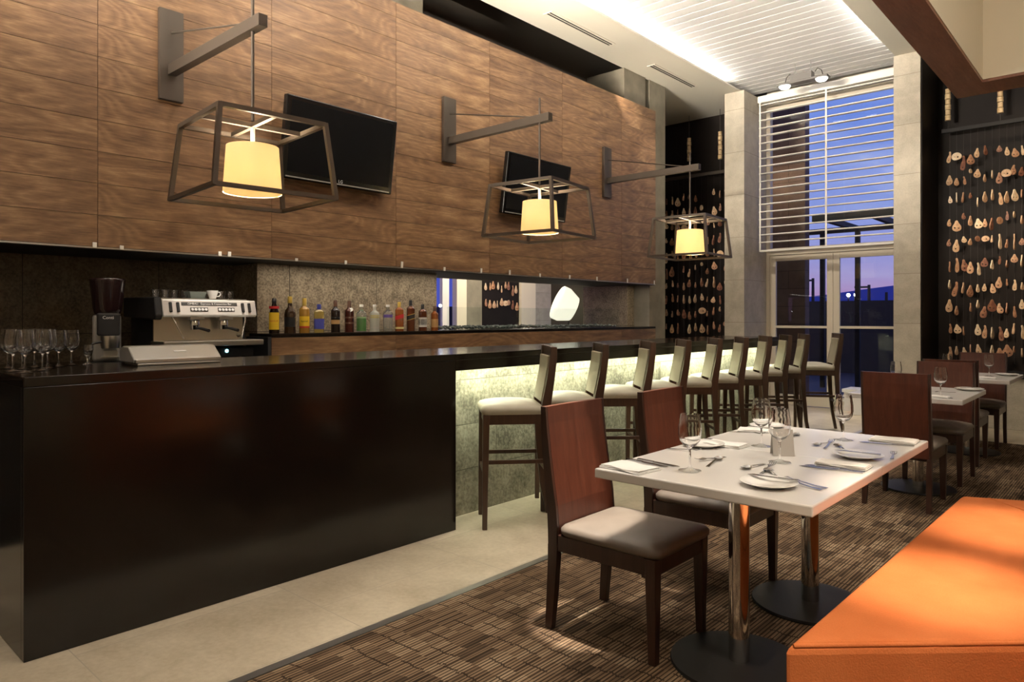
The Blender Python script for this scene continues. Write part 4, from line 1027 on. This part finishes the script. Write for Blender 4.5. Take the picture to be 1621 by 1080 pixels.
for u in (-0.08, 0.115):
    kp = panel_obj('keypad', u, 0.36, 0.125, 0.030, 0.002, M['grey_strip'], em)
    for k in range(5):
        b_ = MB().lathe([(0, 0), (0.0105, 0), (0.009, 0.003), (0, 0.003)], 14).build('button', M['silver_text'], kp); b_.location = (0.0021, -0.048 + 0.024 * k, 0); b_.rotation_euler = (0, PI / 2, 0)
for u in (-0.275, -0.225, 0.24, 0.29):
    panel_obj('steam_switch', u, 0.5, 0.020, 0.07, 0.012, M['matte_black'], em)
for u in (-0.09, 0.12):
    g = MB().lathe([(0, 0), (0.036, 0), (0.036, 0.05), (0.028, 0.06), (0, 0.06)], 24, (0.07, u, 0.262)).build('group_head', M['chrome'], em, smooth=True)
    MB().box((0.075, u - 0.05, 0.3), (0.1215, u + 0.05, 0.322)).build('group_cover', M['steel'], em, bevel=0.004)
    pf = MB().lathe([(0, 0), (0.030, 0), (0.034, 0.03), (0, 0.03)], 20, (0.07, u, 0.231)); pf.build('portafilter', M['chrome'], em, smooth=True)
    MB().tube([(0.10, u, 0.245), (0.17, u + 0.02, 0.235), (0.23, u + 0.03, 0.225)], [0.008, 0.011, 0.012], 8).build('portafilter_handle', M['base_black'], em, smooth=True)
for (u, du) in ((-0.25, 0.07), (0.28, -0.04)):
    MB().tube([(0.08, u, 0.325), (0.10, u + du * 0.2, 0.29), (0.10, u + du * 0.6, 0.23), (0.11, u + du, 0.17)], 0.006, 8).build('steam_wand', M['chrome'], em, smooth=True)
MB().box((-0.02, -W - 0.005, 0.115), (0.20, W + 0.02, 0.1545)).build('drip_tray', M['steel'], em, bevel=0.006)
MB().box((-0.38, -W + 0.01, 0.03), (0.12, W - 0.02, 0.0995)).build('lower_body', M['matte_black'], em, bevel=0.006)
pl_ = MB().lathe([(0, 0), (0.012, 0), (0.012, 0.004), (0, 0.004)], 14).build('pilot_light', M['led'], em); pl_.location = (0.121, 0.12, 0.075); pl_.rotation_euler = (0, PI / 2, 0)
pl_ = MB().lathe([(0, 0), (0.016, 0), (0.016, 0.006), (0, 0.006)], 16).build('pressure_gauge', M['chrome'], em); pl_.location = (-0.0045, 0.27, 0.185); pl_.rotation_euler = (0, PI / 2, 0)
for sx in (-0.33, 0.07):
    for sy_ in (-0.28, 0.28):
        MB().lathe([(0.02, 0), (0.022, 0.0295)], 12, (sx, sy_, 0)).build('foot', M['base_black'], em)

# cups and tumblers on the machine
cz = 1.0005 + 0.4525
cup = thing('coffee_cup', 'white coffee cup on top of the espresso machine', 'cup', (-5.12, 2.385, cz))
MB().lathe([(0, 0), (0.022, 0), (0.024, 0.004), (0.036, 0.04), (0.040, 0.062), (0.0375, 0.062), (0.033, 0.04), (0.02, 0.006), (0, 0.006)], 24).build('body', M['china'], cup, smooth=True)
MB().tube([(0.0, 0.036, 0.052), (0, 0.056, 0.05), (0, 0.06, 0.034), (0, 0.05, 0.02), (0, 0.030, 0.018)], 0.0042, 8).build('handle', M['china'], cup, smooth=True)
tum = None
for i, (dx, yy) in enumerate(((-0.09, 1.99), (-0.09, 2.055), (-0.09, 2.12), (-0.09, 2.19), (-0.18, 2.02), (-0.18, 2.09), (-0.18, 2.16), (-0.09, 2.325), (-0.09, 2.47), (-0.09, 2.535), (-0.18, 2.50))):
    if tum is None:
        tum = MB().lathe([(0, 0), (0.019, 0), (0.026, 0.06), (0.0245, 0.06), (0.018, 0.008), (0, 0.008)], 18).build('espresso_glass', M['glass'], smooth=True); o = tum
    else: o = tum.copy(); COL.objects.link(o)
    o.location = (-5.05 + dx, yy, cz)
    tag(o, 'small clear glass left of the grey dish on espresso machine' if i < 7 else 'small clear glass right of the grey dish on espresso machine', 'glass', 'glasses on the espresso machine, left of dish' if i < 7 else 'glasses on the espresso machine, right of dish')
o = MB().prism([(-0.05, -0.06), (0.05, -0.06), (0.05, 0.06), (-0.05, 0.06)], 0, 0.003); o.loft([[(-0.04 - k, -0.05 - k, z_), (0.04 + k, -0.05 - k, z_), (0.04 + k, 0.05 + k, z_), (-0.04 - k, 0.05 + k, z_)] for k, z_ in ((0, 0.0031), (0.012, 0.05))])
o = o.build('serving_dish', plain('grey_green_ceramic', (0.12, 0.14, 0.12), 0.4), bevel=0.003, loc=(-5.13, 2.262, cz)); tag(o, 'grey square dish between glasses on the espresso machine', 'dish')

# items on the bar top at its left end
sd = thing('countertop_box', 'low silver box with sloping front on the bar top', 'box', (-3.60, 1.47, 1.0905), math.radians(-3))
MB().loft([[(x_, yy, z_) for x_, z_ in ((-0.11, 0.012), (0.10, 0.012), (0.105, 0.03), (0.02, 0.088), (-0.06, 0.09), (-0.11, 0.07))] for yy in (-0.205, 0.205)]).build('casing', M['grey_metal'], sd, bevel=0.006)
MB().box((-0.08, -0.19, 0.0), (0.112, 0.2, 0.0115)).build('base', M['steel'], sd, bevel=0.003)
MB().box((0.106, -0.198, 0.012), (0.114, 0.2, 0.03)).build('front_lip', M['steel'], sd, bevel=0.003)
nm_ = MB().box((0, -0.03, -0.004), (0.0015, 0.03, 0.004)).build('name_plate', M['silver_text'], sd); nm_.location = (0.058, 0.02, 0.0622); nm_.rotation_euler = (0, math.radians(-56), 0)
gi = [(-3.433, 0.815, 1.0), (-3.55, 0.80, 1.0), (-3.66, 0.86, 1.0), (-3.52, 0.90, 1.0), (-3.64, 0.95, 1.0), (-3.77, 0.83, 1.0), (-3.76, 0.93, 1.0), (-3.74, 1.02, 0.95), (-3.80, 1.09, 0.95), (-3.83, 1.0, 0.95)]
for i, (x_, y_, s_) in enumerate(gi):
    o = wine_glass(x_, y_, 1.0905, 'wine glass standing nearest the front edge of the bar' if i == 0 else 'wine glass in the cluster at left end of the bar', 'wine glasses at the left end of the bar', 0.84 * s_)
o = MB().lathe([(0, 0), (0.022, 0), (0.022, 0.003), (0.006, 0.01), (0.006, 0.03), (0.016, 0.045), (0.021, 0.07), (0.02, 0.095), (0.0187, 0.095), (0.0197, 0.07), (0.014, 0.046), (0, 0.038)], 20).build('sherry_glass', M['glass'], smooth=True, loc=(-3.815, 1.165, 1.0905))
tag(o, 'small stemmed glass standing alone right of the wine glasses', 'glass')

# ================================================================== fireplace and lounge beyond
pb = MB(); rng = random.Random(5)
for k in range(700):
    x_, y_ = rng.uniform(-5.53, -5.14), rng.uniform(4.72, 7.74); rr = rng.uniform(0.010, 0.020)
    pb.sphere((x_, y_, 1.191 + rr * 0.8 + rng.uniform(0, 0.015)), rr, 6, 4, 0.8)
tag(pb.build('fire_pebbles', M['pebble'], smooth=True), 'bed of grey pebbles in the see-through fireplace', 'pebbles', kind='stuff')
for i, (y0, y1) in enumerate(((4.72, 5.19), (5.205, 7.09), (7.105, 7.76))):
    o = MB().box((-5.11, y0, 1.1905), (-5.10, y1, 1.42)).build('fire_screen', M['guard'], bevel=0.001)
    tag(o, ('clear glass fire screen next to the bottles', 'long middle clear glass fire screen in front of pebbles', 'right-hand clear glass fire screen near stone jamb')[i], 'glass screen', 'glass fire screens')
LX = -10.0
slab('wall_lounge_1', (LX - 0.03, 3.0, 0), (LX, 8.97, 3.2), M['travertine'])
slab('column_6', (LX - 0.03, 9.08, 0), (LX + 0.05, 9.25, 3.2), M['white'])
slab('column_7', (LX - 0.03, 9.41, 0), (LX + 0.1, 9.67, 3.2), M['cream'], 'cream column seen through the fireplace opening')
slab('wall_lounge_2', (LX - 0.03, 9.67, 0), (LX, 10.2, 3.2), M['concrete'])
slab('wall_lounge_3', (LX - 0.03, 10.2, 0), (LX - 0.02, 11.36, 3.2), M['black_panel'])
slab('wall_lounge_4', (LX - 0.03, 11.36, 0), (LX + 0.05, 11.83, 3.2), M['cream'])
slab('wall_lounge_5', (LX - 0.03, 11.83, 0), (LX, 12.72, 3.2), M['travertine'])
slab('wall_lounge_6', (LX - 0.03, 13.65, 0), (LX, 15.0, 3.2), M['travertine'])
slab('ceiling_lounge', (LX - 0.2, 3.0, 3.2), (-7.2, 15.0, 3.3), M['soffit'])
slab('ceiling_lounge_edge', (-7.2, 3.0, 3.2), (-6.10, 8.9, 3.3), M['soffit'])
slab('floor_lounge', (LX - 0.2, 3.0, -0.06), (-7.0, 15.0, 0), M['floor'])
fl = thing('floor_lamp', 'big tilted white drum lamp seen through the fireplace', 'lamp', (-6.60, 8.60, 0))
dm = MB().lathe([(0.0, -0.15), (0.19, -0.15), (0.265, 0.02), (0.265, 0.12), (0.255, 0.13)], 40)
d_ = dm.build('lamp_shade', glow('lit_white_shade', (1.0, 0.96, 0.76), 1.0), fl, smooth=True); d_.location = (0, -0.06, 1.50)
d_.rotation_euler = Vector((-0.50, -0.66, 0.36)).to_track_quat('Z', 'Y').to_euler()
ds_ = MB().lathe([(0.0, 0.118), (0.254, 0.118), (0.254, 0.122), (0.0, 0.122)], 40).build('front_diffuser', glow('lit_cream_diffuser', (1.0, 0.93, 0.66), 0.9), d_)
MB().tube([(0, 0, 0.02), (0, 0.03, 1.2), (0, 0.05, 1.5)], 0.012, 8).build('stand', M['base_black'], fl, smooth=True)
MB().lathe([(0, 0), (0.16, 0), (0.16, 0.02), (0, 0.02)], 28).build('base', M['base_black'], fl)
sl_ = thing('pin_lamp', 'tiny bright bulb on a thin stem behind the last bottle', 'lamp', (-5.9, 5.35, 1.1905))
MB().tube([(0, 0, 0), (0, 0, 0.24)], 0.004, 6).build('stem', M['base_black'], sl_)
MB().sphere((0, 0, 0.257), 0.016, 10, 6).build('bulb', glow('white_bulb', (0.9, 0.95, 1.0), 30), sl_, smooth=True)

# ================================================================== bone hangings
def bone_mesh(outline, holes, k):
    cu = bpy.data.curves.new('bone', 'CURVE'); cu.dimensions = '2D'; cu.fill_mode = 'BOTH'; cu.extrude = 0.004; cu.bevel_depth = 0.002; cu.bevel_resolution = 0; cu.resolution_u = 4
    for pts in [outline] + holes:
        s = cu.splines.new('BEZIER'); s.bezier_points.add(len(pts) - 1); s.use_cyclic_u = True
        for b, p in zip(s.bezier_points, pts): b.co = (p[0], p[1], 0); b.handle_left_type = b.handle_right_type = 'AUTO'
    ob = bpy.data.objects.new('bone', cu); COL.objects.link(ob)
    me = bpy.data.meshes.new_from_object(ob.evaluated_get(bpy.context.evaluated_depsgraph_get()))
    COL.objects.unlink(ob); bpy.data.objects.remove(ob)
    me.transform(Matrix.Rotation(PI / 2, 4, 'X')); me.materials.clear(); me.materials.append(M['bone']); me.name = 'bone_pendant'
    return me
def circ(x_, y_, r_): return [(x_ + r_ * math.cos(a), y_ + r_ * math.sin(a)) for a in (0, PI / 2, PI, 3 * PI / 2)]
def tear(w, h, lean=0.0): return [(0.0, 0.0), (w * 0.22 + lean, -h * 0.25), (w * 0.5, -h * 0.72), (w * 0.3, -h * 0.97), (-w * 0.3, -h * 0.97), (-w * 0.5, -h * 0.72), (-w * 0.22 + lean, -h * 0.25)]
bones = [bone_mesh(tear(0.085, 0.17), [circ(-0.004, -0.128, 0.012), circ(0.006, -0.08, 0.009)], 0),
         bone_mesh(tear(0.11, 0.15), [circ(-0.026, -0.105, 0.013), circ(0.022, -0.112, 0.011)], 1),
         bone_mesh(tear(0.06, 0.20, 0.01), [circ(0.0, -0.16, 0.010), circ(0, -0.03, 0.006)], 2),
         bone_mesh(tear(0.035, 0.15), [circ(0, -0.12, 0.006)], 3),
         bone_mesh([(0, 0), (0.05, -0.02), (0.065, -0.07), (0.02, -0.10), (-0.04, -0.09), (-0.05, -0.03)], [circ(0.02, -0.06, 0.012), circ(-0.02, -0.055, 0.008)], 4),
         bone_mesh(tear(0.075, 0.14, -0.01), [circ(0.012, -0.10, 0.012), circ(-0.012, -0.06, 0.008)], 5)]
def hanging(side, xs, zs, yc, rail, tassels, seed, group, where):
    rng = random.Random(seed)
    ra = MB().box((rail[0], yc - 0.02, rail[2] - 0.025), (rail[1], yc + 0.02, rail[2] + 0.025)).build('hanging_rail', M['matte_black'] if side == 'right' else M['bronze'], bevel=0.003)
    tag(ra, 'dark horizontal rail carrying the %s bone hanging' % side, 'rail')
    for x_ in xs:
        o = MB().tube([(0, 0, zs[-1] - 0.2 - rail[2]), (0, 0, -0.026)], 0.0012, 5).build('hanging_wire', M['cord'], loc=(x_, yc, rail[2])); tag(o, 'thin vertical wire of the %s bone hanging' % side, 'wire', 'wires of the %s bone hanging' % side)
    nm = ['top', 'second', 'third', 'fourth', 'fifth', 'sixth', 'seventh', 'eighth', 'ninth', 'tenth', 'lowest', 'lowest']
    for r_, z_ in enumerate(zs):
        for x_ in xs:
            if rng.random() < 0.06: continue
            me = rng.choice(bones + bones[:3]); o = bpy.data.objects.new('bone_pendant', me); COL.objects.link(o)
            o.location = (x_ + rng.uniform(-0.002, 0.002), yc - 0.0076, z_ + rng.uniform(-0.05, 0.05)); s_ = rng.uniform(0.5, 0.96); o.scale = (s_, 1.0, s_)
            o.rotation_euler = (0, rng.uniform(-0.18, 0.18), rng.choice([rng.uniform(-0.7, 0.7), rng.uniform(-0.7, 0.7), rng.uniform(0.9, 1.5), rng.uniform(1.0, 1.7)]))
            tag(o, 'pierced bone pendant in the %s row of the %s hanging' % (nm[r_] if r_ < len(zs) - 1 else 'lowest', side), 'pendant', '%s row bones, %s hanging' % (nm[r_] if r_ < len(zs) - 1 else 'lowest', side))
    for i, (x_, z0, z1, lb) in enumerate(tassels):
        t = thing('bead_drop', lb, 'bead string', (x_, yc, 0), 0, 'bead drops above the bone hangings')
        MB().tube([(0, 0, rail[2] + 0.026), (0, 0, 4.59)], 0.0035, 6).build('cord', M['cord'], t)
        n_ = 6; hz = (z1 - z0) / n_
        for k in range(n_):
            zz = z0 + k * hz; rr = 0.034 if k % 2 == 0 else 0.030
            MB().lathe([(0.004, 0), (rr, 0.003), (rr * 0.96, hz * 0.5), (rr, hz - 0.006), (0.004, hz - 0.003)], 12, (0, 0, zz)).build('bead', M['bead'], t, smooth=True)
hanging('right', [-1.86 + 0.075 * k for k in range(13)], [3.40 - 0.272 * k for k in range(10)], 10.42, (-1.95, 0.4, 3.70), [(-1.882, 3.83, 4.24, 'bead drop left above the right bone hanging'), (-1.327, 3.82, 4.22, 'bead drop right above the right bone hanging')], 11, 'right', '')
hanging('left', [-5.92 + 0.105 * k for k in range(12)], [3.32 - 0.235 * k for k in range(10)], 10.42, (-6.5, -4.64, 3.60), [(-5.51, 3.85, 4.23, 'bead drop left above the left bone hanging'), (-4.976, 3.80, 4.24, 'bead drop right above the left bone hanging, by the column')], 12, 'left', '')

rng = random.Random(21)
for k in range(18):
    o = bpy.data.objects.new('bone_pendant', rng.choice(bones)); COL.objects.link(o); o.location = (-9.99, 10.30 + 0.118 * (k % 9) + rng.uniform(-0.02, 0.02), 2.02 - 0.36 * (k // 9) + rng.uniform(-0.05, 0.05)); s_ = rng.uniform(0.85, 1.2)
    o.scale = (s_, 1, s_); o.rotation_euler = (0, 0, PI / 2 + rng.uniform(-0.4, 0.4))
    tag(o, 'pierced bone pendant seen far through the fireplace opening', 'pendant', 'bones on the lounge wall')
# low white plinth seen beyond table
wb = MB().box((-3.05, 10.12, 0.0005), (-2.37, 10.48, 0.30)).box((-3.07, 10.10, 0.301), (-2.365, 10.50, 0.345)).build('window_bench', M['white'], bevel=0.004)
tag(wb, 'low white bench standing in front of the glass doors', 'bench')

# ================================================================== outdoors
slab('ground_terrace', (-40, 10.96, -0.12), (30, 80, -0.03), plain('dusk_paving', (0.06, 0.055, 0.055), 0.6))
ex = struct(MB().box((-6.2, 12.0, -0.03), (-4.225, 12.2, 6.5)).build('wall_exterior', tiles_mat('brown_cladding', (0.13, 0.075, 0.05), (0.22, 0.13, 0.09), 3.0, 0.3, 'XZ', 4, 0.7, (0.05, 0.03, 0.02), 0.004)), 'brown clad outside wall seen through left door')
slab('wall_garden', (-40, 18.0, -0.03), (30, 18.3, 1.71), plain('dark_garden_wall', (0.035, 0.03, 0.032), 0.8), 'dark garden wall behind the terrace')
pg = thing('pergola', 'dark pergola frame on the terrace outside the doors', 'pergola', (0, 0, -0.03))
pm = plain('dark_pergola_steel', (0.012, 0.010, 0.012), 0.6)
for (x_, y_) in ((-4.62, 14.06), (-4.03, 14.2), (-2.2, 14.2), (-2.2, 12.3)):
    MB().box((x_ - 0.04, y_ - 0.04, 0), (x_ + 0.04, y_ + 0.04, 2.96)).build('post', pm, pg)
for y_ in (12.3, 14.2):
    MB().box((-4.2 if y_ < 13 else -5.4, y_ - 0.05, 2.961), (-1.5, y_ + 0.05, 3.06)).build('beam', pm, pg)
for x_ in (-4.03, -3.3, -2.5, -1.7):
    MB().bar((x_, 12.35, 3.01), (x_, 14.15, 3.01), 0.09, 0.09).build('rafter', pm, pg)
hl = MB(); rng = random.Random(2); top = []
N = 40
for i in range(N + 1):
    x_ = -330 + 520 * i / N; top.append((x_, 7 + 8 * math.exp(-((x_ + 55) / 45) ** 2) + 5 * math.exp(-((x_ + 210) / 60) ** 2) + rng.uniform(-0.5, 0.5)))
hl.loft([[(x_, 260, -1), (x_, 330, -1), (x_, 300, h_), (x_, 285, h_ * 0.9)] for x_, h_ in top])
struct(hl.build('ground_hills', plain('hazy_blue_hill', (0.10, 0.12, 0.34), 1.0, 0, 0.0)), 'hazy blue hills on the horizon')  # distance haze is put into the blue base colour
for i, (x_, z_, lb, cross) in enumerate(((-20.48, 4.56, 'lamp pole outside seen through the left door', 0), (-16.74, 3.97, 'lamp pole outside right of pergola post', 0), (-15.95, 3.4, 'short crossarm utility pole on the horizon', 1))):
    t = thing('utility_pole', lb, 'pole', (x_, 60 + 2.0 * i, -0.03), 0, 'poles beyond the terrace')
    MB().tube([(0, 0, 0), (0, 0, z_)], [0.16, 0.11], 8).build('pole', pm, t)
    if cross: MB().box((-0.7, -0.05, z_ - 0.8), (0.7, 0.05, z_ - 0.68)).build('crossarm', pm, t)
    else: MB().box((-1.1, -0.06, z_ - 0.25), (0, 0.06, z_ - 0.1)).build('lamp_arm', pm, t)
for i, (x_, rr) in enumerate(((-17.87, 0.14), (-17.39, 0.085))):
    t = thing('street_light', ('larger and brighter glowing street light on the horizon' , 'smaller glowing street light right of the bright one')[i], 'street light', (x_, 60.5, -0.03), 0, 'glowing street lights')
    MB().tube([(0, 0, 0), (0, 0, 3.0)], 0.05, 6).build('pole', pm, t); MB().sphere((0, 0, 3.12), rr, 12, 8).build('globe', M['street_glow'], t, smooth=True)
